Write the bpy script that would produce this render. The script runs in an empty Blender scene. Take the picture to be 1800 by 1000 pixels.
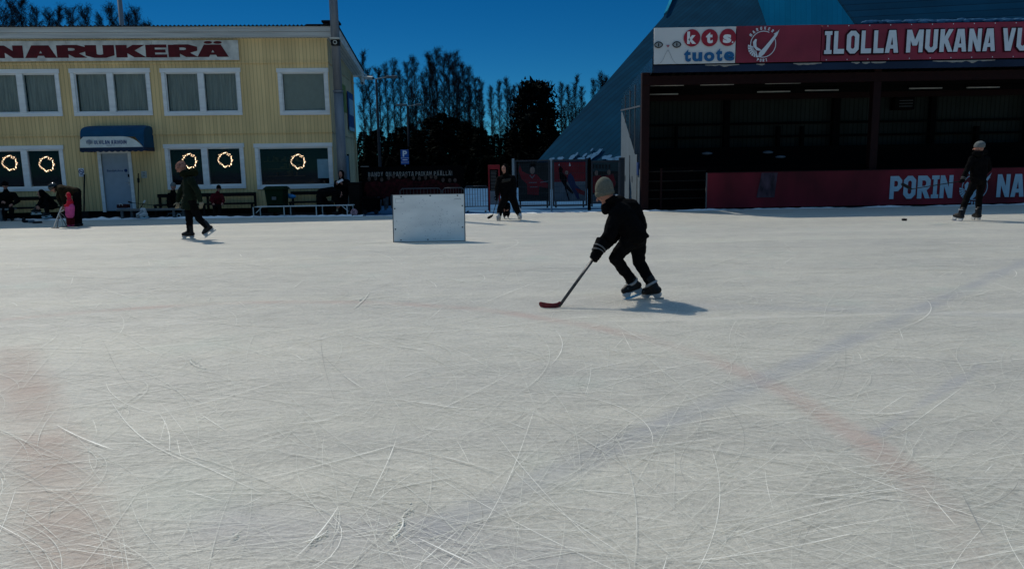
import bpy, bmesh, math, random
from math import sin, cos, pi, radians, sqrt, atan2
from mathutils import Vector, Matrix, noise as mnoise
random.seed(7)
S = bpy.context.scene
COL = S.collection
V = Vector

# ------------------------------------------------------------------ camera, sky, sun, exposure
CAM_H, PITCH, ROLL, FPX = 1.5, radians(9.2), radians(-1.0), 1300.0
cam = bpy.data.cameras.new('camera')
cam.sensor_width = 36.0
cam.lens = FPX / 1800 * 36
cam.clip_end = 2000
camo = bpy.data.objects.new('camera', cam)
COL.objects.link(camo)
RM = Matrix.Rotation(pi / 2 - PITCH, 3, 'X') @ Matrix.Rotation(ROLL, 3, 'Z')
camo.matrix_world = Matrix.Translation((0, 0, CAM_H)) @ RM.to_4x4()
S.camera = camo

SUN_TO = V((-0.56, 0.66, 1.0)).normalized()          # direction towards the sun
SUN_EL = math.asin(SUN_TO.z)
SUN_AZ = atan2(SUN_TO.x, SUN_TO.y)
w = bpy.data.worlds.new('World')
S.world = w
w.use_nodes = True
nt = w.node_tree
nt.nodes.clear()
sky = nt.nodes.new('ShaderNodeTexSky')
sky.sky_type = 'NISHITA'
sky.sun_disc = False
sky.sun_elevation = SUN_EL
sky.sun_rotation = SUN_AZ
sky.altitude = 2500
sky.air_density = 0.8
sky.dust_density = 0.0
sky.ozone_density = 4.0
hsv = nt.nodes.new('ShaderNodeHueSaturation')
hsv.inputs['Saturation'].default_value = 1.35
hsv.inputs['Value'].default_value = 0.52
bg = nt.nodes.new('ShaderNodeBackground')
bg.inputs['Strength'].default_value = 0.1
wo = nt.nodes.new('ShaderNodeOutputWorld')
nt.links.new(sky.outputs[0], hsv.inputs['Color'])
# bright cap added overhead, above the view, to fill the shadows
stc = nt.nodes.new('ShaderNodeTexCoord'); ssp = nt.nodes.new('ShaderNodeSeparateXYZ')
smr = nt.nodes.new('ShaderNodeMapRange'); smr.interpolation_type = 'SMOOTHSTEP'
smr.inputs[1].default_value = 0.36; smr.inputs[2].default_value = 0.88
nt.links.new(stc.outputs['Generated'], ssp.inputs[0]); nt.links.new(ssp.outputs[2], smr.inputs[0])
stint = nt.nodes.new('ShaderNodeVectorMath'); stint.operation = 'MULTIPLY'; stint.inputs[1].default_value = (0.34, 0.91, 0.95)
nt.links.new(hsv.outputs[0], stint.inputs[0])
smx = nt.nodes.new('ShaderNodeMix'); smx.data_type = 'RGBA'
smx.inputs[7].default_value = (2.0, 3.5, 5.4, 1)          # colour of the added fill overhead
nt.links.new(smr.outputs[0], smx.inputs[0]); nt.links.new(stint.outputs[0], smx.inputs[6])
nt.links.new(smx.outputs[2], bg.inputs['Color'])
nt.links.new(bg.outputs[0], wo.inputs['Surface'])
sl = bpy.data.lights.new('sun', 'SUN')
sl.energy = 2.9
sl.angle = radians(0.9)
sl.color = (1.0, 0.945, 0.83)
so = bpy.data.objects.new('sun', sl)
COL.objects.link(so)
so.rotation_euler = SUN_TO.to_track_quat('Z', 'Y').to_euler()
so.location = (0, 0, 40)
S.view_settings.view_transform = 'Standard'
S.view_settings.look = 'None'
S.view_settings.exposure = 0.0
S.view_settings.gamma = 1.0
S.cycles.max_bounces = 6
S.cycles.use_denoising = True

# ------------------------------------------------------------------ measuring helpers (image rays to world points)
def ray(px, py):
    return RM @ V(((px - 900) / FPX, -(py - 500) / FPX, -1.0))

def G(px, py, z=0.0):
    d = ray(px, py)
    return d * ((z - CAM_H) / d.z) + V((0, 0, CAM_H))

def P(px, py, Y):
    d = ray(px, py)
    return d * (Y / d.y) + V((0, 0, CAM_H))

class Frame:
    """wall frame: u to the right along the wall, v away from the camera, w up"""
    def __init__(s, org, yaw=0.0):
        s.o = V(org); s.yaw = yaw
        s.U = V((cos(yaw), sin(yaw), 0)); s.Vv = V((-sin(yaw), cos(yaw), 0)); s.W = V((0, 0, 1))
        s.M = Matrix(((s.U.x, s.Vv.x, 0, s.o.x), (s.U.y, s.Vv.y, 0, s.o.y), (0, 0, 1, s.o.z), (0, 0, 0, 1)))
    def pt(s, u, v, w):
        return s.o + s.U * u + s.Vv * v + s.W * w
    def px(s, x, y, v=0.0):
        d = ray(x, y); c = V((0, 0, CAM_H))
        t = ((s.o + s.Vv * v) - c).dot(s.Vv) / d.dot(s.Vv)
        q = c + d * t - s.o
        return q.dot(s.U), q.z

IDF = Frame((0, 0, 0), 0)

# ------------------------------------------------------------------ materials
MATS = {}
def mat(name, col, rough=0.7, spec=0.3, metal=0.0, var=0.12, scale=6.0, bump=0.0, bscale=40.0, stretch=(1, 1, 1), emit=None, estr=0.0, detail=4.0):
    if name in MATS:
        return MATS[name]
    m = bpy.data.materials.new(name)
    m.use_nodes = True
    t = m.node_tree; N = t.nodes; L = t.links
    b = N['Principled BSDF']
    b.inputs['Roughness'].default_value = rough
    b.inputs['Specular IOR Level'].default_value = spec
    b.inputs['Metallic'].default_value = metal
    tc = N.new('ShaderNodeTexCoord'); mp = N.new('ShaderNodeMapping')
    mp.inputs['Scale'].default_value = stretch
    L.new(tc.outputs['Object'], mp.inputs['Vector'])
    nz = N.new('ShaderNodeTexNoise'); nz.inputs['Scale'].default_value = scale; nz.inputs['Detail'].default_value = detail
    L.new(mp.outputs[0], nz.inputs['Vector'])
    mx = N.new('ShaderNodeMix'); mx.data_type = 'RGBA'
    mx.inputs[6].default_value = (*[max(0, c * (1 - var)) for c in col], 1)
    mx.inputs[7].default_value = (*[min(1, c * (1 + var)) for c in col], 1)
    rp = N.new('ShaderNodeMapRange'); rp.inputs[1].default_value = 0.3; rp.inputs[2].default_value = 0.7
    L.new(nz.outputs[0], rp.inputs[0]); L.new(rp.outputs[0], mx.inputs[0])
    L.new(mx.outputs[2], b.inputs['Base Color'])
    if bump:
        n2 = N.new('ShaderNodeTexNoise'); n2.inputs['Scale'].default_value = bscale; n2.inputs['Detail'].default_value = 3
        L.new(mp.outputs[0], n2.inputs['Vector'])
        bp = N.new('ShaderNodeBump'); bp.inputs['Strength'].default_value = bump; bp.inputs['Distance'].default_value = 0.02
        L.new(n2.outputs[0], bp.inputs['Height']); L.new(bp.outputs[0], b.inputs['Normal'])
    if emit:
        b.inputs['Emission Color'].default_value = (*emit, 1); b.inputs['Emission Strength'].default_value = estr
    MATS[name] = m
    return m

def groove(m, yaw, pitch_, width, depth=0.6, axis='X', dark=0.45):
    """vertical board grooves / metal ribs along the wall direction"""
    t = m.node_tree; N = t.nodes; L = t.links
    b = N['Principled BSDF']
    tc = N.new('ShaderNodeTexCoord'); vr = N.new('ShaderNodeVectorRotate'); vr.rotation_type = 'Z_AXIS'
    vr.inputs['Angle'].default_value = -yaw
    L.new(tc.outputs['Object'], vr.inputs['Vector'])
    sp = N.new('ShaderNodeSeparateXYZ'); L.new(vr.outputs[0], sp.inputs[0])
    dv = N.new('ShaderNodeMath'); dv.operation = 'DIVIDE'; dv.inputs[1].default_value = pitch_
    L.new(sp.outputs[axis], dv.inputs[0])
    fr = N.new('ShaderNodeMath'); fr.operation = 'FRACT'; L.new(dv.outputs[0], fr.inputs[0])
    pp = N.new('ShaderNodeMath'); pp.operation = 'PINGPONG'; pp.inputs[1].default_value = 0.5; L.new(fr.outputs[0], pp.inputs[0])
    mr = N.new('ShaderNodeMapRange'); mr.inputs[1].default_value = 0.0; mr.inputs[2].default_value = width / pitch_
    L.new(pp.outputs[0], mr.inputs[0])
    # every board slightly different
    fl = N.new('ShaderNodeMath'); fl.operation = 'FLOOR'; L.new(dv.outputs[0], fl.inputs[0])
    wn = N.new('ShaderNodeTexWhiteNoise'); wn.noise_dimensions = '1D'; L.new(fl.outputs[0], wn.inputs['W'])
    old = b.inputs['Base Color'].links[0].from_socket
    mx = N.new('ShaderNodeMix'); mx.data_type = 'RGBA'; mx.blend_type = 'MULTIPLY'; mx.inputs[0].default_value = 1
    L.new(old, mx.inputs[6])
    g = N.new('ShaderNodeMapRange'); g.inputs[3].default_value = dark; g.inputs[4].default_value = 1.0
    L.new(mr.outputs[0], g.inputs[0])
    bv = N.new('ShaderNodeMapRange'); bv.inputs[3].default_value = 0.9; bv.inputs[4].default_value = 1.06
    L.new(wn.outputs[0], bv.inputs[0])
    ml = N.new('ShaderNodeMath'); ml.operation = 'MULTIPLY'; L.new(g.outputs[0], ml.inputs[0]); L.new(bv.outputs[0], ml.inputs[1])
    cb = N.new('ShaderNodeCombineXYZ')
    for i in range(3): L.new(ml.outputs[0], cb.inputs[i])
    L.new(cb.outputs[0], mx.inputs[7]); L.new(mx.outputs[2], b.inputs['Base Color'])
    bp = N.new('ShaderNodeBump'); bp.inputs['Strength'].default_value = depth; bp.inputs['Distance'].default_value = 0.015
    L.new(mr.outputs[0], bp.inputs['Height']); L.new(bp.outputs[0], b.inputs['Normal'])
    return m

YAW = radians(4.4)
M = {}
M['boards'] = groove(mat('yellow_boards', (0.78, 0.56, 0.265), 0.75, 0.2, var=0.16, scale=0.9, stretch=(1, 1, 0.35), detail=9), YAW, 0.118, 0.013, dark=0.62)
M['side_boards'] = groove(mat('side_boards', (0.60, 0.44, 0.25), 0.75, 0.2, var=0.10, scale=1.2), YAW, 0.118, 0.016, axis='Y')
M['trim'] = mat('white_trim', (0.78, 0.78, 0.76), 0.6, 0.3, var=0.10, scale=3, stretch=(0.4, 1, 3))
M['fascia'] = mat('weathered_fascia', (0.50, 0.50, 0.47), 0.8, 0.2, var=0.22, scale=2.0, stretch=(0.25, 1, 6), bump=0.2)
M['soffit'] = groove(mat('soffit', (0.55, 0.55, 0.50), 0.8, 0.2, var=0.1), YAW, 0.11, 0.014)
M['roof'] = mat('dark_roof', (0.012, 0.012, 0.014), 0.8, 0.1)
M['curtain'] = mat('curtain', (0.42, 0.43, 0.37), 0.9, 0.1, var=0.2, scale=3, stretch=(6, 6, 0.4))
M['blind'] = mat('blind', (0.42, 0.43, 0.36), 0.9, 0.1, var=0.05)
M['inside'] = mat('dark_inside', (0.004, 0.010, 0.020), 0.95, 0.0)
M['signboard'] = mat('signboard', (0.58, 0.57, 0.52), 0.7, 0.3, var=0.28, scale=3.5, detail=9)
M['dark_red'] = mat('dark_red_letters', (0.095, 0.004, 0.007), 0.6, 0.3, var=0.2)
M['black'] = mat('black_plastic', (0.006, 0.006, 0.007), 0.6, 0.2)
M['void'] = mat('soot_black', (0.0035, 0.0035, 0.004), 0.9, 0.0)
M['awning_blue'] = mat('awning_blue', (0.005, 0.060, 0.13), 0.75, 0.2, var=0.15, scale=3)
M['awning_white'] = mat('awning_white', (0.62, 0.62, 0.56), 0.75, 0.2, var=0.1)
M['door'] = mat('door_grey', (0.34, 0.40, 0.46), 0.5, 0.3, var=0.06)
M['steel'] = mat('galvanised_steel', (0.17, 0.185, 0.205), 0.6, 0.4, metal=0.3, var=0.22, scale=3, stretch=(3, 3, 0.35), detail=8)
M['pale_metal'] = mat('pale_metal', (0.55, 0.56, 0.55), 0.5, 0.4, var=0.1)
M['grey_metal'] = mat('grey_metal', (0.10, 0.105, 0.11), 0.5, 0.4, var=0.15)
M['dark_wood'] = mat('dark_wood', (0.018, 0.015, 0.013), 0.85, 0.1, var=0.3)
M['grey_wood'] = mat('grey_wood', (0.16, 0.16, 0.155), 0.85, 0.1, var=0.3, stretch=(0.3, 3, 3))
M['white'] = mat('white_paint', (0.74, 0.75, 0.76), 0.55, 0.3, var=0.06)
M['banner_red'] = mat('banner_red', (0.23, 0.020, 0.042), 0.5, 0.35, var=0.42, scale=0.55, bump=1.0, bscale=1.3, detail=6)
M['board_red'] = mat('board_red', (0.15, 0.008, 0.017), 0.5, 0.2, var=0.75, scale=0.5, stretch=(1, 1, 0.5))
M['banner_white'] = mat('banner_white', (0.62, 0.63, 0.63), 0.6, 0.25, var=0.05, scale=0.8, bump=0.4, bscale=2)
M['letter_white'] = mat('letter_white', (0.60, 0.65, 0.70), 0.6, 0.25, var=0.06)
M['letter_blue'] = mat('letter_ice_blue', (0.34, 0.47, 0.56), 0.5, 0.3, var=0.08)
M['kts_red'] = mat('disc_red', (0.30, 0.02, 0.04), 0.6, 0.25)
M['kts_blue'] = mat('word_blue', (0.015, 0.11, 0.27), 0.6, 0.25)
M['pink'] = mat('cat_pink', (0.35, 0.12, 0.15), 0.6, 0.2)
M['cat_grey'] = mat('cat_grey', (0.25, 0.27, 0.28), 0.7, 0.2)
M['eye_green'] = mat('eye_grey_green', (0.10, 0.14, 0.12), 0.4, 0.3)
M['navy'] = mat('navy_valance', (0.010, 0.022, 0.05), 0.7, 0.2, var=0.3, scale=1.0)
M['torn'] = mat('torn_canvas', (0.30, 0.28, 0.25), 0.8, 0.2)
M['frame_red'] = mat('frame_red', (0.014, 0.002, 0.002), 0.7, 0.2, var=0.2)
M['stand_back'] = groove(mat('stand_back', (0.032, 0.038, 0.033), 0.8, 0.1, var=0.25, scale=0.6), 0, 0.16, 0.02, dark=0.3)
M['stand_side'] = mat('shade_grey_sheet', (0.13, 0.165, 0.19), 0.7, 0.2, var=0.08, scale=2)  # white side wall, its dimness put into the grey
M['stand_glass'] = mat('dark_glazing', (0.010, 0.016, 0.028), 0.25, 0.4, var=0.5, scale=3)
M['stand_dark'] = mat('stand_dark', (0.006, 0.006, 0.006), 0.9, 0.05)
M['tube'] = mat('tube_lamp', (0.55, 0.54, 0.50), 0.5, 0.3)
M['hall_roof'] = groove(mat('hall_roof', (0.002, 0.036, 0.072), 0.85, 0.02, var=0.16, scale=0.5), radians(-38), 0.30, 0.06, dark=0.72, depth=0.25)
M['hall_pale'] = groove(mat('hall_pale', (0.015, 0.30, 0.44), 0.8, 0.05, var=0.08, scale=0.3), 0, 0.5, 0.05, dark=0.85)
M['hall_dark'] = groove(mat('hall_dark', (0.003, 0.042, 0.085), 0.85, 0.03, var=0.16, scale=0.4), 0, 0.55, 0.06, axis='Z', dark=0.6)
M['snow'] = mat('snow', (0.80, 0.82, 0.84), 0.8, 0.1, var=0.06, scale=9, bump=0.5, bscale=14)
M['yard'] = mat('shade_blue_snow', (0.030, 0.105, 0.21), 0.8, 0.1, var=0.45, scale=1.4, stretch=(0.5, 1, 1), bump=0.4, bscale=8, detail=8)  # shade on the yard snow is put into this dark blue
M['dirt'] = mat('dark_ground', (0.010, 0.010, 0.010), 0.9, 0.1, var=0.5, scale=5)
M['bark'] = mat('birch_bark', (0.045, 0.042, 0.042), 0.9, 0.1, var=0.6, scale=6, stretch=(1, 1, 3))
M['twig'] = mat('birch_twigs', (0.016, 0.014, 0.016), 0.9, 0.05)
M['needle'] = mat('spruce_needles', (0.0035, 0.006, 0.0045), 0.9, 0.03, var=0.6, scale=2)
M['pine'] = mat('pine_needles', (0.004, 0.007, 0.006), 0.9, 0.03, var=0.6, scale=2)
M['sign_blue'] = mat('sign_blue', (0.008, 0.075, 0.30), 0.5, 0.3)
M['poster_dark'] = mat('poster_dark', (0.008, 0.011, 0.012), 0.6, 0.2, var=0.6, scale=2.5)
M['poster_red'] = mat('poster_red', (0.16, 0.008, 0.014), 0.6, 0.2, var=0.3, scale=2.5)
M['poster_grey'] = mat('poster_grey', (0.10, 0.13, 0.16), 0.6, 0.2, var=0.3, scale=3)
M['poster_blue'] = mat('poster_blue', (0.012, 0.022, 0.08), 0.6, 0.2, var=0.3, scale=3)
M['poster_skin'] = mat('printed_skin', (0.20, 0.15, 0.13), 0.7, 0.2)
M['poster_green'] = mat('poster_olive', (0.16, 0.19, 0.03), 0.6, 0.2, var=0.3)
M['poster_navy'] = mat('poster_navy', (0.02, 0.05, 0.16), 0.6, 0.2, var=0.4)
M['gate'] = mat('gate_blue_steel', (0.010, 0.018, 0.030), 0.5, 0.3)
M['rail'] = mat('rail_grey', (0.05, 0.055, 0.06), 0.5, 0.4)
M['bin'] = mat('green_bin', (0.006, 0.022, 0.011), 0.85, 0.05)
M['bluebag'] = mat('bright_blue_cloth', (0.03, 0.20, 0.45), 0.7, 0.2, var=0.3)
M['skin'] = mat('skin', (0.36, 0.17, 0.12), 0.6, 0.3, var=0.08)
M['dark_feature'] = mat('dark_feature', (0.03, 0.014, 0.012), 0.6, 0.2)
M['lips'] = mat('lips', (0.30, 0.09, 0.08), 0.5, 0.3)
M['cloth_black'] = mat('black_cloth', (0.0045, 0.0045, 0.005), 0.95, 0.03, var=0.3, scale=14, bump=0.3, bscale=25)
M['cloth_black2'] = mat('black_trousers', (0.006, 0.006, 0.0065), 0.95, 0.03, var=0.3, scale=14, bump=0.3, bscale=25)
M['beanie'] = mat('grey_knit', (0.155, 0.155, 0.125), 0.95, 0.05, var=0.18, scale=60, bump=0.8, bscale=160)
M['beanie_pale'] = mat('pale_knit', (0.15, 0.165, 0.165), 0.95, 0.05, var=0.2, scale=40, bump=0.8, bscale=120)
M['hat_pink'] = mat('pink_patterned_knit', (0.28, 0.14, 0.11), 0.95, 0.05, var=0.75, scale=30, bump=0.8, bscale=90)
M['coat_green'] = mat('dark_green_coat', (0.010, 0.016, 0.010), 0.9, 0.06, var=0.25, scale=8, bump=0.3, bscale=20)
M['fur'] = mat('dark_fur', (0.014, 0.018, 0.010), 1.0, 0.03, var=0.5, scale=60, bump=1.0, bscale=120)
M['mitten'] = mat('pale_mitten', (0.22, 0.20, 0.15), 0.9, 0.05, var=0.2)
M['brown_coat'] = mat('brown_jacket', (0.020, 0.015, 0.008), 0.9, 0.05, var=0.4, scale=9)
M['red_suit'] = mat('red_snowsuit', (0.52, 0.010, 0.03), 0.7, 0.2, var=0.2)
M['pink_suit'] = mat('pink_snowsuit', (0.55, 0.075, 0.24), 0.7, 0.2, var=0.2)
M['red_dark'] = mat('dark_red_jacket', (0.075, 0.005, 0.009), 0.85, 0.08, var=0.3)
M['helmet'] = mat('glossy_black_helmet', (0.006, 0.006, 0.007), 0.12, 0.6)
M['boot'] = mat('skate_boot_black', (0.006, 0.006, 0.007), 0.5, 0.25)
M['boot_white'] = mat('skate_boot_white', (0.50, 0.50, 0.50), 0.5, 0.3, var=0.12)
M['holder'] = mat('skate_holder', (0.42, 0.44, 0.45), 0.5, 0.3)
M['blade'] = mat('skate_blade', (0.55, 0.56, 0.56), 0.3, 0.5, metal=0.8)
M['lace'] = mat('skate_lace', (0.30, 0.31, 0.32), 0.8, 0.1)
M['glove_trim'] = mat('glove_trim', (0.12, 0.12, 0.12), 0.8, 0.1)
M['stick_red'] = mat('stick_blade_red', (0.14, 0.010, 0.016), 0.5, 0.3, var=0.5, scale=18)
M['stick_shaft'] = mat('stick_shaft', (0.05, 0.05, 0.05), 0.4, 0.3, var=0.98, scale=60, stretch=(1, 1, 0.6))
M['bag_red'] = mat('dark_red_bag', (0.035, 0.004, 0.006), 0.7, 0.2)
M['bag_spots'] = mat('pink_spotted_bag', (0.34, 0.20, 0.22), 0.8, 0.1, var=0.95, scale=22)
M['box_brown'] = mat('dark_brown_box', (0.010, 0.008, 0.007), 0.8, 0.1)
M['cabinet'] = mat('grey_blue_cabinet', (0.14, 0.20, 0.25), 0.5, 0.3)
M['notice'] = mat('notice_pale', (0.45, 0.45, 0.40), 0.7, 0.2)
M['paper'] = mat('white_paper', (0.75, 0.75, 0.80), 0.8, 0.1)
M['poster_paper'] = mat('pale_poster', (0.24, 0.37, 0.43), 0.7, 0.2, var=0.1)
M['bulb'] = mat('warm_bulb', (0.9, 0.7, 0.5), 0.5, 0.2, emit=(1.0, 0.72, 0.46), estr=3.2)
M['wreath_green'] = mat('wreath_wire', (0.02, 0.02, 0.012), 0.9, 0.05)

def glass_mat():
    m = bpy.data.materials.new('window_glass'); m.use_nodes = True
    t = m.node_tree; N = t.nodes; L = t.links; N.clear()
    o = N.new('ShaderNodeOutputMaterial'); mx = N.new('ShaderNodeMixShader')
    tr = N.new('ShaderNodeBsdfTransparent'); tr.inputs[0].default_value = (0.82, 0.88, 0.9, 1)
    gl = N.new('ShaderNodeBsdfGlossy'); gl.inputs['Roughness'].default_value = 0.04
    fr = N.new('ShaderNodeFresnel'); fr.inputs[0].default_value = 1.33
    L.new(fr.outputs[0], mx.inputs[0]); L.new(tr.outputs[0], mx.inputs[1]); L.new(gl.outputs[0], mx.inputs[2]); L.new(mx.outputs[0], o.inputs[0])
    return m
M['glass'] = glass_mat()

# ------------------------------------------------------------------ object helpers
def tag(o, label=None, cat=None, group=None, kind=None):
    if label: o['label'] = label
    if cat: o['category'] = cat
    if group: o['group'] = group
    if kind: o['kind'] = kind
    return o

def thing(name, label, cat, loc=(0, 0, 0), group=None):
    o = bpy.data.objects.new(name, None)
    o.empty_display_size = 0.2
    COL.objects.link(o)
    o.location = loc
    return tag(o, label, cat, group)

def origin_of(o):
    while o.parent: o = o.parent
    return V(o.location)

class MB:
    """collects shapes (in frame or world coordinates) and links them as ONE mesh object"""
    def __init__(s, F=IDF):
        s.v = []; s.f = []; s.mi = []; s.F = F; s.cm = 0
    def m(s, i): s.cm = i; return s
    def add(s, vs, fs):
        n = len(s.v)
        s.v += [s.F.M @ V(q) for q in vs]
        s.f += [tuple(n + i for i in f) for f in fs]
        s.mi += [s.cm] * len(fs)
        return s
    def box(s, x0, x1, y0, y1, z0, z1):
        vs = [(x, y, z) for z in (z0, z1) for y in (y0, y1) for x in (x0, x1)]
        return s.add(vs, [(0, 2, 3, 1), (4, 5, 7, 6), (0, 1, 5, 4), (2, 6, 7, 3), (0, 4, 6, 2), (1, 3, 7, 5)])
    def bevbox(s, x0, x1, y0, y1, z0, z1, b=0.01):
        bm = bmesh.new(); bmesh.ops.create_cube(bm, size=1)
        for q in bm.verts:
            q.co = V((x0 + (q.co.x + .5) * (x1 - x0), y0 + (q.co.y + .5) * (y1 - y0), z0 + (q.co.z + .5) * (z1 - z0)))
        bmesh.ops.bevel(bm, geom=bm.edges[:], offset=b, segments=2, affect='EDGES', profile=0.5)
        return s.bm(bm)
    def bm(s, bm):
        bm.verts.index_update()
        s.add([q.co.copy() for q in bm.verts], [tuple(q.index for q in f.verts) for f in bm.faces]); bm.free(); return s
    def quad(s, a, b, c, d): return s.add([a, b, c, d], [(0, 1, 2, 3)])
    def poly(s, pts): return s.add(pts, [tuple(range(len(pts)))])
    def prism(s, pts, ext):
        """closed solid: polygon pts (3-D) pushed along vector ext"""
        n = len(pts); e = V(ext)
        vs = [V(p) for p in pts] + [V(p) + e for p in pts]
        fs = [tuple(range(n)), tuple(range(2 * n - 1, n - 1, -1))] + [(i, i + n, (i + 1) % n + n, (i + 1) % n) for i in range(n)]
        return s.add(vs, fs)
    def tube(s, pts, rads, n=10, flat=None, fdir=None, cap=True):
        """rings swept along pts; flat scales the ring along fdir (ellipse)"""
        pts = [V(p) for p in pts]
        if not hasattr(rads, '__len__'): rads = [rads] * len(pts)
        vs, fs = [], []
        a = None
        for i, p in enumerate(pts):
            t = (pts[min(i + 1, len(pts) - 1)] - pts[max(i - 1, 0)]).normalized()
            if a is None:
                h = V((0, 0, 1)) if abs(t.z) < 0.9 else V((1, 0, 0))
                if fdir is not None: h = V(fdir)
                a = (h - t * h.dot(t)).normalized()
            else:
                a = (a - t * a.dot(t)).normalized()
            b = t.cross(a)
            r = rads[i]; k = 1 if flat is None else flat
            for j in range(n):
                g = 2 * pi * j / n
                vs.append(p + a * (cos(g) * r * k) + b * (sin(g) * r))
        for i in range(len(pts) - 1):
            for j in range(n):
                k = (j + 1) % n
                fs.append((i * n + j, i * n + k, (i + 1) * n + k, (i + 1) * n + j))
        if cap:
            fs.append(tuple(range(n - 1, -1, -1))); fs.append(tuple((len(pts) - 1) * n + j for j in range(n)))
        return s.add(vs, fs)
    def capsule(s, p0, p1, r0, r1, n=12):
        p0, p1 = V(p0), V(p1)
        d = p1 - p0
        if d.length < 1e-5: d = V((0, 0, 1e-4)); p1 = p0 + d
        t = d.normalized()
        pts, rs = [], []
        for g in (-80, -55, -28, 0): pts.append(p0 + t * (sin(radians(g)) * r0)); rs.append(cos(radians(g)) * r0)
        for g in (0, 28, 55, 80): pts.append(p1 + t * (sin(radians(g)) * r1)); rs.append(cos(radians(g)) * r1)
        return s.tube(pts, rs, n)
    def chain(s, pts, rs, n=12):
        for i in range(len(pts) - 1): s.capsule(pts[i], pts[i + 1], rs[i], rs[i + 1], n)
        return s
    def ell(s, c, rx, ry, rz, ax=None, n=16):
        """ellipsoid; ax = three unit vectors"""
        ax = ax or (V((1, 0, 0)), V((0, 1, 0)), V((0, 0, 1)))
        c = V(c); vs, fs = [], []
        m_ = n // 2
        for i in range(1, m_):
            th = pi * i / m_
            for j in range(n):
                g = 2 * pi * j / n
                vs.append(c + ax[0] * (rx * sin(th) * cos(g)) + ax[1] * (ry * sin(th) * sin(g)) + ax[2] * (rz * cos(th)))
        top = len(vs); vs.append(c + ax[2] * rz); vs.append(c - ax[2] * rz)
        for i in range(m_ - 2):
            for j in range(n):
                k = (j + 1) % n
                fs.append((i * n + j, (i + 1) * n + j, (i + 1) * n + k, i * n + k))
        for j in range(n):
            k = (j + 1) % n
            fs.append((top, j, k)); fs.append((top + 1, (m_ - 2) * n + k, (m_ - 2) * n + j))
        return s.add(vs, fs)
    def disc(s, c, r, u, w, n=24, r_in=None):
        c = V(c); u = V(u); w = V(w)
        if r_in is None:
            return s.poly([c + u * (r * cos(2 * pi * i / n)) + w * (r * sin(2 * pi * i / n)) for i in range(n)])
        vs = []
        for rr in (r, r_in): vs += [c + u * (rr * cos(2 * pi * i / n)) + w * (rr * sin(2 * pi * i / n)) for i in range(n)]
        return s.add(vs, [(i, (i + 1) % n, n + (i + 1) % n, n + i) for i in range(n)])
    def build(s, name, mats, parent=None, origin=None, smooth=False, weld=False):
        if not isinstance(mats, (list, tuple)): mats = [mats]
        org = origin_of(parent) if parent is not None else V(origin if origin is not None else (0, 0, 0))
        me = bpy.data.meshes.new(name)
        me.from_pydata([q - org for q in s.v], [], s.f)
        for m_ in mats: me.materials.append(m_)
        if len(mats) > 1: me.polygons.foreach_set('material_index', s.mi)
        if smooth: me.polygons.foreach_set('use_smooth', [True] * len(me.polygons))
        me.update()
        o = bpy.data.objects.new(name, me); COL.objects.link(o)
        if parent is not None: o.parent = parent
        else: o.location = org
        return o

def organic(name, mb, mats, parent, voxel, it=4, wrinkle=0.0, wscale=9.0, paint=None):
    """overlapping closed pieces -> ONE continuous smooth surface"""
    if not isinstance(mats, (list, tuple)): mats = [mats]
    org = origin_of(parent)
    me = bpy.data.meshes.new('tmp'); me.from_pydata(mb.v, [], mb.f); me.update()
    o = bpy.data.objects.new('tmp', me); COL.objects.link(o)
    r = o.modifiers.new('r', 'REMESH'); r.mode = 'VOXEL'; r.voxel_size = voxel
    sm = o.modifiers.new('s', 'SMOOTH'); sm.factor = 0.5; sm.iterations = it
    dg = bpy.context.evaluated_depsgraph_get()
    nm = bpy.data.meshes.new_from_object(o.evaluated_get(dg))
    bpy.data.objects.remove(o); bpy.data.meshes.remove(me)
    nm.name = name
    if wrinkle:
        for q, nn in zip(nm.vertices, [V(q.normal) for q in nm.vertices]):
            p = q.co
            k = mnoise.noise(V((p.x * wscale, p.y * wscale, p.z * wscale * 2.2))) + 0.5 * mnoise.noise(p * wscale * 2.7)
            q.co = p + nn * (k * wrinkle)
    nm.materials.clear()
    for m_ in mats: nm.materials.append(m_)
    if paint:
        for pl in nm.polygons: pl.material_index = paint(pl.center)
    nm.polygons.foreach_set('use_smooth', [True] * len(nm.polygons))
    nm.transform(Matrix.Translation(-org))
    nm.update()
    ob = bpy.data.objects.new(name, nm); COL.objects.link(ob)
    ob.parent = parent
    return ob

def copy_tree(o, parent=None):
    c = o.copy(); COL.objects.link(c)
    if parent is not None: c.parent = parent
    for ch in list(o.children): copy_tree(ch, c)
    return c

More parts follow.
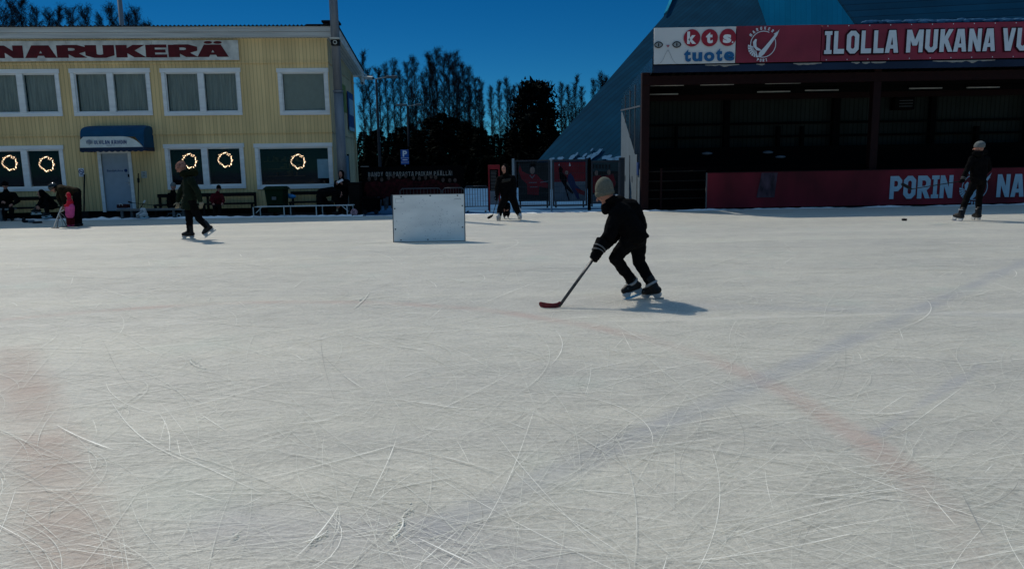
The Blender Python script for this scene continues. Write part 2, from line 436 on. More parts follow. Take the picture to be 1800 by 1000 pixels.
# ------------------------------------------------------------------ lettering
def glyph(ch):
    """strokes ('s' mitred polyline, 'c' closed, 'd' slanted bar with level ends), width; height 1"""
    t = 0.21; h = t / 2; c = 0.12; W = 0.60
    l, r, b, u = h, W - h, h, 1 - h
    if ch == 'I': return [('s', [(.2, t * .8), (.2, 1 - t * .8)]), ('s', [(0, t * .4), (.4, t * .4)], .8), ('s', [(0, 1 - t * .4), (.4, 1 - t * .4)], .8)], .40
    if ch == 'H': return [('s', [(l, 0), (l, 1)]), ('s', [(r, 0), (r, 1)]), ('s', [(t, .5), (W - t, .5)])], W
    if ch == 'i': return [('s', [(h, 0), (h, 1)])], t
    if ch == 'L': return [('s', [(l, 1), (l, b), (W * .92, b)])], W * .92
    if ch == 'O': return [('c', [(l + c, b), (r - c, b), (r, b + c), (r, u - c), (r - c, u), (l + c, u), (l, u - c), (l, b + c)])], W
    if ch == 'U': return [('s', [(l, 1), (l, b + c), (l + c, b), (r - c, b), (r, b + c), (r, 1)])], W
    if ch in 'AÄ':
        W = .66
        st = [('d', (h, 0), (W / 2 - .06, 1)), ('d', (W - h, 0), (W / 2 + .06, 1)), ('s', [(.17, .27), (W - .17, .27)], .8)]
        if ch == 'Ä': st += [('s', [(.13, 1.06), (.13, 1.2)], .8), ('s', [(W - .13, 1.06), (W - .13, 1.2)], .8)]
        return st, W
    if ch == 'M':
        W = .84
        return [('s', [(l, 0), (l, 1)]), ('s', [(W - h, 0), (W - h, 1)]), ('d', (W / 2, .3), (l + .02, 1)), ('d', (W / 2, .3), (W - h - .02, 1))], W
    if ch == 'N':
        W = .66
        return [('s', [(l, 0), (l, 1)]), ('s', [(W - h, 0), (W - h, 1)]), ('d', (W - h, 0), (l, 1))], W
    if ch == 'K': return [('s', [(l, 0), (l, 1)]), ('d', (l + .06, .36), (W - h, 1)), ('d', (W - h + .02, 0), (l + .14, .60))], W + .02
    if ch == 'V':
        W = .66
        return [('d', (W / 2 - .04, 0), (h, 1)), ('d', (W / 2 + .04, 0), (W - h, 1))], W
    if ch == 'Y':
        W = .66
        return [('d', (W / 2 - .03, .42), (h, 1)), ('d', (W / 2 + .03, .42), (W - h, 1)), ('s', [(W / 2, 0), (W / 2, .46)])], W
    loop = [(l, u), (r - c, u), (r, u - c), (r, .44 + c), (r - c, .44), (l, .44)]
    if ch == 'P': return [('s', [(l, 0), (l, 1)]), ('s', loop)], W
    if ch == 'R': return [('s', [(l, 0), (l, 1)]), ('s', loop), ('d', (r, 0), (W * .5, .40))], W
    if ch == 'B': return [('s', [(l, 0), (l, 1)]), ('s', [(l, u), (r - c, u), (r, u - .1), (r, .62), (r - c, .52), (l, .52)]), ('s', [(l, .5), (r - c, .5), (r, .40), (r, b + c), (r - c, b), (l, b)])], W
    if ch == 'D': return [('s', [(l, 0), (l, 1)]), ('s', [(l, u), (r - c, u), (r, u - c), (r, b + c), (r - c, b), (l, b)])], W
    if ch == 'S': return [('s', [(r, .70), (r, u - c), (r - c, u), (l + c, u), (l, u - c), (l, .5 + c), (l + c, .5), (r - c, .5), (r, .5 - c), (r, b + c), (r - c, b), (l + c, b), (l, b + c), (l, .30)])], W
    if ch == 'T': return [('s', [(W / 2, 0), (W / 2, 1 - t)]), ('s', [(0, u), (W, u)])], W
    if ch == 'E': return [('s', [(l, 0), (l, 1)]), ('s', [(l, u), (W * .92, u)]), ('s', [(l, .5), (W * .86, .5)]), ('s', [(l, b), (W * .92, b)])], W * .92
    if ch == '!': return [('s', [(h, .3), (h, 1)]), ('s', [(h, 0), (h, .18)])], t
    return [], .32

def miter(pts, t, closed):
    n = len(pts); L_, R_ = [], []
    for i in range(n):
        p = V((*pts[i], 0))
        a = V((*pts[i - 1], 0)) if (i > 0 or closed) else None
        b = V((*pts[(i + 1) % n], 0)) if (i < n - 1 or closed) else None
        d1 = (p - a).normalized() if a is not None else (b - p).normalized()
        d2 = (b - p).normalized() if b is not None else d1
        n1 = V((-d1.y, d1.x, 0)); n2 = V((-d2.y, d2.x, 0))
        m_ = (n1 + n2).normalized(); k = t / 2 / max(.35, m_.dot(n1))
        L_.append(p + m_ * k); R_.append(p - m_ * k)
    return L_, R_

def block_text(mb, s, u0, u1, w0, w1, v, tw=1.0, gap=.12, tilt=0.0, thick=0.21):
    """flat block letters on the wall plane of mb's frame, filling u0..u1 / w0..w1 (cap height)"""
    lay, x = [], 0.0
    for ch in s:
        g, W = glyph(ch); lay.append((g, x)); x += W + gap
    x -= gap
    sx = (u1 - u0) / x; sy = (w1 - w0)
    k = 0
    for g, ox in lay:
        for st in g:
            k += 1
            vv = v - 0.0007 * (k % 5)
            tt = thick * (st[2] if st[0] == 's' and len(st) > 2 else 1.0)
            if st[0] in 'sc':
                L_, R_ = miter(st[1], tt, st[0] == 'c')
                n = len(L_); quads = []
                for i in range(n if st[0] == 'c' else n - 1):
                    j = (i + 1) % n
                    quads.append((L_[i], L_[j], R_[j], R_[i]))
            else:
                (x0, y0), (x1, y1) = st[1], st[2]
                hx = tt / 2 * 1.06
                quads = [(V((x0 - hx, y0, 0)), V((x0 + hx, y0, 0)), V((x1 + hx, y1, 0)), V((x1 - hx, y1, 0)))]
            for q in quads:
                mb.quad(*[(u0 + (ox + p.x) * sx, vv, w0 + p.y * sy + tilt * (ox + p.x) * sx) for p in q])
    return mb

_tc = {}
def font_text(mb, s, u0, u1, w0, w1, v, bold=0.0, box=True):
    """small lettering from the built-in font, fitted to u0..u1 / w0..w1 on the wall plane"""
    key = (s, bold)
    if key not in _tc:
        cu = bpy.data.curves.new('t', 'FONT'); cu.body = s; cu.size = 1; cu.offset = bold; cu.resolution_u = 4
        o = bpy.data.objects.new('t', cu); COL.objects.link(o)
        dg = bpy.context.evaluated_depsgraph_get(); dg.update()
        me = bpy.data.meshes.new_from_object(o.evaluated_get(dg))
        _tc[key] = ([q.co.copy() for q in me.vertices], [tuple(p.vertices) for p in me.polygons])
        bpy.data.objects.remove(o); bpy.data.curves.remove(cu); bpy.data.meshes.remove(me)
    vs, fs = _tc[key]
    x0 = min(q.x for q in vs); x1 = max(q.x for q in vs); y0 = min(q.y for q in vs); y1 = max(q.y for q in vs)
    mb.add([(u0 + (q.x - x0) / (x1 - x0) * (u1 - u0), v, w0 + (q.y - y0) / (y1 - y0) * (w1 - w0)) for q in vs], fs)
    return mb
# ------------------------------------------------------------------ the setting: ice, ground, yard
def ice_material():
    m = bpy.data.materials.new('skated_ice'); m.use_nodes = True
    t = m.node_tree; N = t.nodes; L = t.links
    b = N['Principled BSDF']
    b.inputs['Roughness'].default_value = 0.56; b.inputs['Specular IOR Level'].default_value = 0.40
    b.inputs['Subsurface Weight'].default_value = 0.6; b.inputs['Subsurface Radius'].default_value = (.85, .95, 1.0); b.inputs['Subsurface Scale'].default_value = 0.35; b.subsurface_method = 'BURLEY'
    b.inputs['Sheen Weight'].default_value = 0.22; b.inputs['Sheen Roughness'].default_value = 0.35
    tc = N.new('ShaderNodeTexCoord'); obj = tc.outputs['Object']
    def math_(op, a, c=None, clamp=False):
        n = N.new('ShaderNodeMath'); n.operation = op; n.use_clamp = clamp
        for i, q in enumerate((a, c)):
            if q is None: continue
            if isinstance(q, (int, float)): n.inputs[i].default_value = q
            else: L.new(q, n.inputs[i])
        return n.outputs[0]
    def mapped(vec, rot=0, sc=(1, 1, 1)):
        mp = N.new('ShaderNodeMapping'); mp.inputs['Rotation'].default_value = (0, 0, rot); mp.inputs['Scale'].default_value = sc
        L.new(vec, mp.inputs['Vector']); return mp.outputs[0]
    def noise(vec, sc, det=4, dist=0.0):
        n = N.new('ShaderNodeTexNoise'); n.inputs['Scale'].default_value = sc; n.inputs['Detail'].default_value = det
        n.inputs['Distortion'].default_value = dist; L.new(vec, n.inputs['Vector']); return n.outputs[0]
    def ramp(x, a, c, lo=0.0, hi=1.0):
        n = N.new('ShaderNodeMapRange'); n.inputs[1].default_value = a; n.inputs[2].default_value = c
        n.inputs[3].default_value = lo; n.inputs[4].default_value = hi; L.new(x, n.inputs[0]); return n.outputs[0]
    def mix(f, a, c, blend='MIX'):
        n = N.new('ShaderNodeMix'); n.data_type = 'RGBA'; n.blend_type = blend
        if isinstance(f, (int, float)): n.inputs[0].default_value = f
        else: L.new(f, n.inputs[0])
        for i, q in ((6, a), (7, c)):
            if isinstance(q, tuple): n.inputs[i].default_value = (*q, 1)
            else: L.new(q, n.inputs[i])
        return n.outputs[2]
    cloud = noise(mapped(obj, 0.1, (.6, 1, 1)), .55, 6)
    band = noise(mapped(obj, 0.03, (.05, 1, 1)), 1.1, 5)
    mott = noise(mapped(obj, .2, (.7, 1, 1)), 4.5, 9, .5)
    fine = noise(obj, 30, 8, .3)
    grain = noise(obj, 110, 4)
    streak = noise(mapped(obj, 0.12, (.22, 1, 1)), 7, 7, .6)
    col = mix(ramp(cloud, .32, .68), (.31, .322, .305), (.51, .512, .462))
    col = mix(ramp(band, .42, .64, 0, .55), col, (.555, .552, .475))
    col = mix(ramp(band, .56, .38, 0, 1), col, mix(.35, col, (.34, .34, .325)))
    col = mix(ramp(streak, .40, .68, 0, .45), col, mix(.4, col, (.66, .655, .57)))
    col = mix(ramp(mott, .38, .62, 0, 1), mix(.16, col, (.27, .27, .23)), mix(.22, col, (.68, .675, .60)))
    col = mix(ramp(fine, .36, .64, 0, 1), mix(.22, col, (.22, .22, .19)), mix(.20, col, (.74, .73, .66)))
    col = mix(ramp(grain, .38, .64, 0, 1), mix(.20, col, (.22, .22, .19)), mix(.20, col, (.74, .73, .66)))
    teal = noise(mapped(obj, .5), .8, 3)
    col = mix(ramp(teal, .60, .72, 0, .18), col, (.33, .46, .41))
    # faded paint frozen into the ice: free-stroke circle, two red stripes, a blue-grey line
    sp = N.new('ShaderNodeSeparateXYZ'); L.new(obj, sp.inputs[0]); X, Y = sp.outputs[0], sp.outputs[1]
    patch = noise(obj, 1.3, 6)
    wob = math_('MULTIPLY', math_('SUBTRACT', noise(obj, 1.1, 3), .5), .35)
    def dist_seg(a, c):
        ax, ay = a; dx, dy = c[0] - ax, c[1] - ay; l2 = dx * dx + dy * dy
        px_, py_ = math_('SUBTRACT', X, ax), math_('SUBTRACT', Y, ay)
        tt = math_('DIVIDE', math_('ADD', math_('MULTIPLY', px_, dx), math_('MULTIPLY', py_, dy)), l2, True)
        qx = math_('SUBTRACT', px_, math_('MULTIPLY', tt, dx)); qy = math_('SUBTRACT', py_, math_('MULTIPLY', tt, dy))
        return math_('SQRT', math_('ADD', math_('MULTIPLY', qx, qx), math_('MULTIPLY', qy, qy)))
    def line(d, wdt, colr, f, lo=.3, hi=.62):
        nonlocal col
        dd = math_('ABSOLUTE', math_('ADD', d, math_('MULTIPLY', wob, .35)))
        k = math_('MULTIPLY', ramp(dd, wdt, wdt * .25), ramp(patch, lo, hi, .25, 1))
        col = mix(math_('MULTIPLY', k, f), col, colr)
    cx, cy = math_('ADD', X, 2.73), math_('SUBTRACT', Y, 3.69)
    dc = math_('SUBTRACT', math_('SQRT', math_('ADD', math_('MULTIPLY', cx, cx), math_('MULTIPLY', cy, cy))), 4.61)
    line(dc, .14, (.43, .28, .24), .46, .36, .62)
    line(dist_seg((-4.3, 6.2), (-1.45, 2.3)), .26, (.33, .22, .175), .66, .26, .6)
    line(dist_seg((9.0, 12.1), (-.35, 2.9)), .15, (.27, .29, .33), .50, .30, .56)
    line(dist_seg((1.75, 7.7), (12, 5.0)), .20, (.30, .32, .35), .38)
    line(dist_seg((-1.2, 3.0), (.1, 2.6)), .3, (.33, .33, .38), .35)
    line(dist_seg((-30, 19.2), (30, 19.6)), .05, (.30, .30, .31), .55)
    line(dist_seg((-30, 17.0), (4, 17.2)), .05, (.32, .32, .33), .5)
    line(dist_seg((-30, 7.0), (-3.0, 7.25)), .10, (.60, .595, .55), .5)
    line(dist_seg((1.2, 7.0), (30, 7.6)), .10, (.60, .595, .55), .5)
    line(dist_seg((-30, 15.2), (30, 15.6)), .10, (.62, .61, .56), .5)
    line(dist_seg((2.0, 3.9), (3.4, 5.2)), .06, (.30, .31, .35), .6)
    # fine skate scratches in several directions
    warp = N.new('ShaderNodeTexNoise'); warp.inputs['Scale'].default_value = .55; warp.inputs['Detail'].default_value = 1
    L.new(obj, warp.inputs['Vector'])
    vm = N.new('ShaderNodeVectorMath'); vm.operation = 'MULTIPLY_ADD'; L.new(warp.outputs['Color'], vm.inputs[0]); vm.inputs[1].default_value = (1.1, 1.1, 0); L.new(obj, vm.inputs[2])
    tot = None
    for k, (a, sc) in enumerate(((.15, 14), (.55, 12), (-.4, 12), (1.2, 10), (-.9, 10), (2.2, 9), (.3, 22), (-.6, 20), (.9, 18))):
        s = noise(mapped(vm.outputs[0], a, (.09, 3.2, 1)), sc, 3)
        s = math_('MULTIPLY', ramp(s, .63, .68), ramp(noise(mapped(obj, a + k), .9, 3), .40, .60))
        tot = s if tot is None else math_('MAXIMUM', tot, s)
    col = mix(math_('MULTIPLY', tot, .30), col, (.70, .70, .63))
    dk = None
    for k, (a, sc) in enumerate(((.8, 7), (-.5, 7), (1.7, 6))):
        s = noise(mapped(vm.outputs[0], a, (.08, 3.4, 1)), sc, 2)
        s = math_('MULTIPLY', ramp(s, .67, .72), ramp(noise(mapped(obj, a + 3 * k), .7, 3), .48, .62))
        dk = s if dk is None else math_('MAXIMUM', dk, s)
    col = mix(math_('MULTIPLY', dk, .35), col, (.33, .34, .33))
    col = mix(1.0, col, (1.085, 1.03, .99), 'MULTIPLY')
    L.new(col, b.inputs['Base Color'])
    hgt = math_('ADD', math_('ADD', math_('MULTIPLY', fine, .7), math_('MULTIPLY', grain, .35)), math_('ADD', math_('MULTIPLY', tot, .5), math_('MULTIPLY', streak, .15)))
    bp = N.new('ShaderNodeBump'); bp.inputs['Strength'].default_value = .6; bp.inputs['Distance'].default_value = .012
    L.new(hgt, bp.inputs['Height']); L.new(bp.outputs[0], b.inputs['Normal'])
    return m

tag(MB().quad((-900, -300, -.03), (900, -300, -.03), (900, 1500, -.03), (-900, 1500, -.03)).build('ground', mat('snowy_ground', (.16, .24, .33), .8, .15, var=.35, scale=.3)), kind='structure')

def edge_y(x):
    """far edge of the ice"""
    pts = [(-40, 24.6), (-16.5, 23.9), (-12.6, 23.48), (-8, 23.38), (-4.7, 23.1), (-.7, 23.0), (3.6, 23.14), (4.1, 23.0), (9.9, 23.05), (16.2, 23.0), (60, 23.0)]
    for (a, ya), (c, yc) in zip(pts, pts[1:]):
        if a <= x <= c:
            return ya + (yc - ya) * (x - a) / (c - a) + .10 * mnoise.noise(V((x * .8, 0, 3))) + .05 * mnoise.noise(V((x * 3, 0, 5)))
    return 23
xs = [-60 + .15 * i for i in range(int(120 / .15) + 1)]
mb = MB()
for x0, x1 in zip(xs, xs[1:]):
    y0 = edge_y(max(-40, x0)); y1 = edge_y(max(-40, x1))
    mb.quad((x0, -40, 0), (x1, -40, 0), (x1, y1, 0), (x0, y0, 0))
tag(mb.build('ice', ice_material()), kind='structure')

# yard behind the gate, dark ground under the stand and in front of the clubhouse
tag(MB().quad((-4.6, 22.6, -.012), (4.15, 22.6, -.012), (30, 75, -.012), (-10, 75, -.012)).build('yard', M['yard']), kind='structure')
tag(MB().box(-26, -4.75, 23.75, 25.6, -.02, .015).build('terrace', M['dirt']), kind='structure')
tag(MB().quad((4.15, 22.7, -.006), (24, 22.7, -.006), (24, 28, -.006), (4.15, 28, -.006)).build('stand_ground', M['dirt']), kind='structure')

# low ridge of scraped snow along the edge of the ice
def snow_ridge(x0, x1, hgt, depth, seed, name, off=0.0, step=.07):
    mb = MB(); rows = 6; n = int((x1 - x0) / step)
    vs = []
    for i in range(n + 1):
        x = x0 + (x1 - x0) * i / n; ye = edge_y(x) + off
        a = max(.12, .55 + .75 * mnoise.noise(V((x * .9, seed, 0))) + .5 * mnoise.noise(V((x * 4.1, seed, 2))))
        for j in range(rows):
            f = j / (rows - 1)
            vs.append((x + .02 * mnoise.noise(V((x * 7, j, seed))), ye - .09 + depth * f + .03 * mnoise.noise(V((x * 5, j * .7, seed + 9))), -.008 + hgt * a * sin(pi * f) ** .7 * (1 + .4 * mnoise.noise(V((x * 9, j, seed + 4))))))
    fs = [(i * rows + j, (i + 1) * rows + j, (i + 1) * rows + j + 1, i * rows + j + 1) for i in range(n) for j in range(rows - 1)]
    mb.add(vs, fs)
    return tag(mb.build(name, M['snow'], smooth=True), kind='structure')
snow_ridge(-24, -4.6, .085, .42, 1.0, 'snow_ridge')
snow_ridge(-4.5, 4.05, .03, .22, 5.0, 'snow_ridge.001')
snow_ridge(4.1, 22, .06, .30, 9.0, 'snow_ridge.002')

# skate marks cut in the ice, chalky or dark, thin ribbons lying on the surface
def skate_marks():
    rnd = random.Random(21)
    mb = MB(); z = .0012
    def arc(x, y, ang, length, curv, wdt, mi, dcurv=0.0):
        nonlocal z
        z += .0000025; wdt *= .46 + y / 9.5
        n = max(8, int(length / .07)); ds = length / n; mb.m(mi)
        pts = []
        for i in range(n + 1):
            pts.append((x, y, ang)); ang += curv * ds; curv += dcurv * ds
            x += cos(ang) * ds; y += sin(ang) * ds
        vs = []
        for i, (px_, py_, a) in enumerate(pts):
            f = i / n; k = wdt * .5 * (sin(pi * min(1, max(.02, f))) ** .5) * (.55 + .9 * abs(mnoise.noise(V((px_ * 6, py_ * 6, wdt * 900)))))
            vs += [(px_ - sin(a) * k, py_ + cos(a) * k, z), (px_ + sin(a) * k, py_ - cos(a) * k, z)]
        mb.add(vs, [(2 * i, 2 * i + 1, 2 * i + 3, 2 * i + 2) for i in range(n)])
    for i in range(4600):
        y = 2.2 + 10.5 * rnd.random() ** 1.4; x = rnd.uniform(-.85, .85) * (y + .8)
        base = rnd.choice((.2, .35, .5, -.25, -.4, .1, .9, 1.3, -1.0, 2.2)) + rnd.gauss(0, .2)
        q = rnd.random()
        ln = min(6, rnd.expovariate(1 / 1.15) + .2)
        cv = rnd.gauss(0, .18) if rnd.random() < .8 else rnd.gauss(0, 1.1)
        if q < .80: arc(x, y, base, ln, cv, rnd.uniform(.0018, .0052), 0, rnd.gauss(0, .25))
        elif q < .86: arc(x, y, base, ln * .8, cv, rnd.uniform(.0018, .004), 1, rnd.gauss(0, .3))
        else: arc(x, y, base, ln * .55, cv, rnd.uniform(.0025, .006), 2, rnd.gauss(0, .2))
    for i in range(260):
        y = rnd.uniform(9, 22); x = rnd.uniform(-.75, .75) * y
        arc(x, y, rnd.gauss(.05, .35), rnd.uniform(.6, 4), rnd.gauss(0, .10), rnd.uniform(.004, .010), rnd.choice((0, 0, 0, 0, 1)))
    # the marks that stand out in the photograph: (start px, end px, bow, width, tone)
    for a, c, bow, wd, mi in (((1225, 685), (1300, 840), -.12, .0045, 1), ((1335, 740), (1185, 880), .18, .004, 1), ((1465, 635), (1380, 735), -.1, .0035, 1), ((1110, 600), (1250, 720), .02, .007, 0),
            ((508, 748), (590, 740), 0, .014, 2), ((695, 704), (820, 722), 0, .013, 2), ((520, 985), (600, 890), .03, .012, 2), ((735, 950), (840, 1000), 0, .013, 2), ((100, 750), (200, 795), .02, .012, 2),
            ((260, 735), (500, 670), .04, .010, 2), ((640, 780), (900, 840), -.05, .014, 0), ((290, 700), (480, 660), .03, .012, 0), ((700, 610), (750, 618), 0, .012, 2), ((620, 545), (650, 515), .02, .018, 0), ((600, 530), (700, 520), .05, .02, 0),
            ((1700, 900), (1800, 850), .08, .008, 1), ((1440, 800), (1650, 742), .02, .008, 1), ((1690, 870), (1730, 950), 0, .008, 1), ((1100, 750), (1090, 830), .1, .005, 1), ((1000, 830), (1080, 780), 0, .006, 1), ((532, 958), (578, 938), .1, .016, 2), ((540, 957), (560, 943), -.1, .012, 0), ((688, 948), (712, 912), .12, .013, 2), ((706, 920), (726, 893), -.1, .011, 0), ((335, 632), (362, 652), .1, .014, 0), ((405, 950), (420, 940), .1, .014, 0), ((0, 855), (30, 985), .1, .005, 1), ((230, 665), (90, 770), -.25, .008, 0)):
        A, C = G(*a), G(*c); d = C - A; ln = d.length
        wd *= .72; an = atan2(d.y, d.x); arc(A.x, A.y, an - bow * 4, ln * (1 + bow * bow * 2), bow * 8 / ln, wd, mi)
    return mb
o = skate_marks().build('skate_marks', [mat('mark_chalky', (.64, .625, .555), .56, .40, var=.16, scale=40), mat('mark_dark', (.32, .31, .28), .56, .40), mat('mark_snow', (.90, .87, .79), .56, .40)])
tag(o, kind='stuff')

# gouges and crumbs of scraped snow lying on the ice near the camera
def crumbs():
    rnd = random.Random(4); mb = MB()
    def crumb(p, r):
        a = rnd.uniform(0, 6.28)
        ax = (V((cos(a), sin(a), 0)), V((-sin(a), cos(a), 0)), V((0, 0, 1)))
        mb.ell(V((p[0], p[1], r * .1)), r * rnd.uniform(.8, 2), r, r * .5, ax, 6)
    for i in range(700):
        y = 2.4 + 9 * rnd.random() ** 1.6; x = rnd.uniform(-.8, .8) * (y + .7)
        crumb((x, y), rnd.uniform(.0015, .004))
    for a, c, n, r in (((545, 955), (575, 938), 40, .010), ((690, 945), (725, 890), 60, .011), ((690, 948), (700, 930), 25, .012), ((410, 950), (420, 940), 12, .009), ((335, 632), (360, 650), 30, .012), ((630, 530), (645, 520), 22, .014), ((975, 597), (985, 592), 10, .010), ((750, 655), (755, 662), 14, .008)):
        A, C = G(*a), G(*c)
        for i in range(n):
            f = rnd.random(); q = A.lerp(C, f); crumb((q.x + rnd.gauss(0, .010), q.y + rnd.gauss(0, .02)), r * rnd.uniform(.2, .7))
    return mb
tag(crumbs().build('snow_crumbs', mat('ice_crumbs', (.66, .64, .55), .8, .1), smooth=True), kind='stuff')
# ------------------------------------------------------------------ the clubhouse
FB = Frame((-5.99, 25.5, 0), YAW)
club = thing('clubhouse', 'two storey pale yellow boarded clubhouse with a corrugated roof', 'building', FB.pt(-6, 0, 0))
Zt = FB.px(400, 68)[1]                      # underside of the fascia
Ztop = FB.px(400, 50)[1]
DEP = 6.5
U0, U1 = -15.0, 0.0
def ux(px, py): return FB.px(px, py)[0]
def wz(px, py): return FB.px(px, py)[1]
# openings: (left, right, top, bottom px of the outer trim, mullion px, storey)
WIN = [(-31, 107, 123.5, 205.5, 38, 'up'), (127, 266, 122, 204, 196, 'up'), (286, 424, 121.5, 203.5, 355, 'up'), (490, 589, 121.5, 202.5, None, 'up1'),
       (-21, 114.5, 257.5, 336.5, 46, 'low'), (292, 430.5, 254, 332.5, 361.5, 'low'), (450, 592.5, 253, 332, None, 'low1')]
T = .115
ops = []
for (l, r, t_, b_, mu, k) in WIN:
    ym = (t_ + b_) / 2
    ops.append([ux(l, ym), ux(r, ym), wz((l + r) / 2, b_), wz((l + r) / 2, t_), ux(mu, ym) if mu else None, k])
ops[3][1] = min(ops[3][1], -.03); ops[6][1] = min(ops[6][1], -.03)
DO = [ux(176.5, 320), ux(235.5, 320), .16, wz(205, 264)]
holes = [(a + T * .6, c - T * .6, d + T * .6, e - T * .6) for a, c, d, e, *_ in ops] + [(DO[0] + .09, DO[1] - .09, DO[2], DO[3] - .09)]
us = sorted({U0, U1} | {h[i] for h in holes for i in (0, 1)}); ws = sorted({0.0, Zt} | {h[i] for h in holes for i in (2, 3)})
mb = MB(FB)
for a, c in zip(us, us[1:]):
    for d, e in zip(ws, ws[1:]):
        mu_, mw = (a + c) / 2, (d + e) / 2
        if not any(h[0] < mu_ < h[1] and h[2] < mw < h[3] for h in holes):
            mb.quad((a, 0, d), (c, 0, d), (c, 0, e), (a, 0, e))
for a, c, d, e in holes:                     # reveals
    mb.quad((a, 0, d), (a, .3, d), (a, .3, e), (a, 0, e)); mb.quad((c, 0, d), (c, 0, e), (c, .3, e), (c, .3, d))
    mb.quad((a, 0, e), (a, .3, e), (c, .3, e), (c, 0, e)); mb.quad((a, 0, d), (c, 0, d), (c, .3, d), (a, .3, d))
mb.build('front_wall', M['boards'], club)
ZR = P(630, 133, 32).z                       # eave height at the back
mb = MB(FB)
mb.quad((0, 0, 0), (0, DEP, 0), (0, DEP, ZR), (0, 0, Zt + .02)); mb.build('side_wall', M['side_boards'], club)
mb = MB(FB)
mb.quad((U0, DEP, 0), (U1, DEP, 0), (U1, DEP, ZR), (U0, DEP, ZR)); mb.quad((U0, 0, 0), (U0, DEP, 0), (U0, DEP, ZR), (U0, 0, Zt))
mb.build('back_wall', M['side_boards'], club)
for a, c, d, e in holes:                     # dark rooms behind the panes
    MB(FB).quad((a, .31, d), (c, .31, d), (c, .31, e), (a, .31, e)).build('dark_room', M['inside'], club)
# horizontal mouldings
for (pl, pr, yy) in ((0, 585, 111), (0, 585, 234.5)):
    z = wz(400, yy - .2)
    MB(FB).bevbox(U0, .012, -.035, -.002, z - .03, z + .035, .008).build('moulding', M['boards'], club)
for z_, y_ in ((wz(400, 111), 0), (wz(400, 234.5), 0)):
    MB(FB).box(.002, .03, .0, DEP, z_ - .025, z_ + .025).build('moulding', M['side_boards'], club)
MB(FB).box(U0, .0, -.03, -.003, -.02, .2).build('plinth', M['stand_dark'], club)
# fascia boards, soffit, corrugated roof
OH = .36
slope = (ZR - Zt) / DEP
zt = lambda v: Zt + slope * v
for k, (za, zb) in enumerate(((Zt + .0, Zt + .17), (Zt + .175, Ztop + .02))):
    MB(FB).bevbox(U0, OH, -.17 - .02 * k, -.14 - .0 * k, za, zb, .006).build('fascia', M['fascia'], club)
MB(FB).prism([(U0, -.14, Zt + .001), (OH, -.14, Zt + .001), (OH, DEP + .4, zt(DEP + .4)), (U0, DEP + .4, zt(DEP + .4))], (0, 0, .05)).build('soffit', M['soffit'], club)
MB(FB).prism([(OH + .002, -.14, Zt), (OH + .002, DEP + .4, zt(DEP + .4)), (OH + .002, DEP + .4, zt(DEP + .4) + .22), (OH + .002, -.14, Ztop + .02)], (.03, 0, 0)).build('verge_board', M['fascia'], club)
mb = MB(FB); n = int((OH + .06 - U0) / .0162); vs = []
for i in range(n + 1):
    u = U0 + i * (OH + .06 - U0) / n; h = .022 * sin(2 * pi * u / .130)
    vs += [(u, -.24, Ztop + .045 + h), (u, DEP + .5, zt(DEP + .5) + .26 + h), (u, -.24, Ztop + .020 + h * .2)]
mb.add(vs, [(3 * i, 3 * i + 1, 3 * i + 4, 3 * i + 3) for i in range(n)] + [(3 * i, 3 * i + 3, 3 * i + 5, 3 * i + 2) for i in range(n)])
mb.build('roof', M['roof'], club)
a_, b_ = FB.px(562, 40)[0], FB.px(590, 40)[0]
zc = FB.px(575, 38, .5)[1]
v_ = MB(FB).bevbox(a_ + .05, b_, .4, .9, Ztop - .02, zc - .06, .01); v_.bevbox(a_, b_ + .05, .34, .96, zc - .06, zc + .01, .01)
v_.build('roof_vent', M['roof'], club)
MB(FB).bevbox(FB.px(540, 45)[0], .1, -.2, .2, Ztop + .055, Ztop + .085, .006).build('ridge_flashing', M['roof'], club)

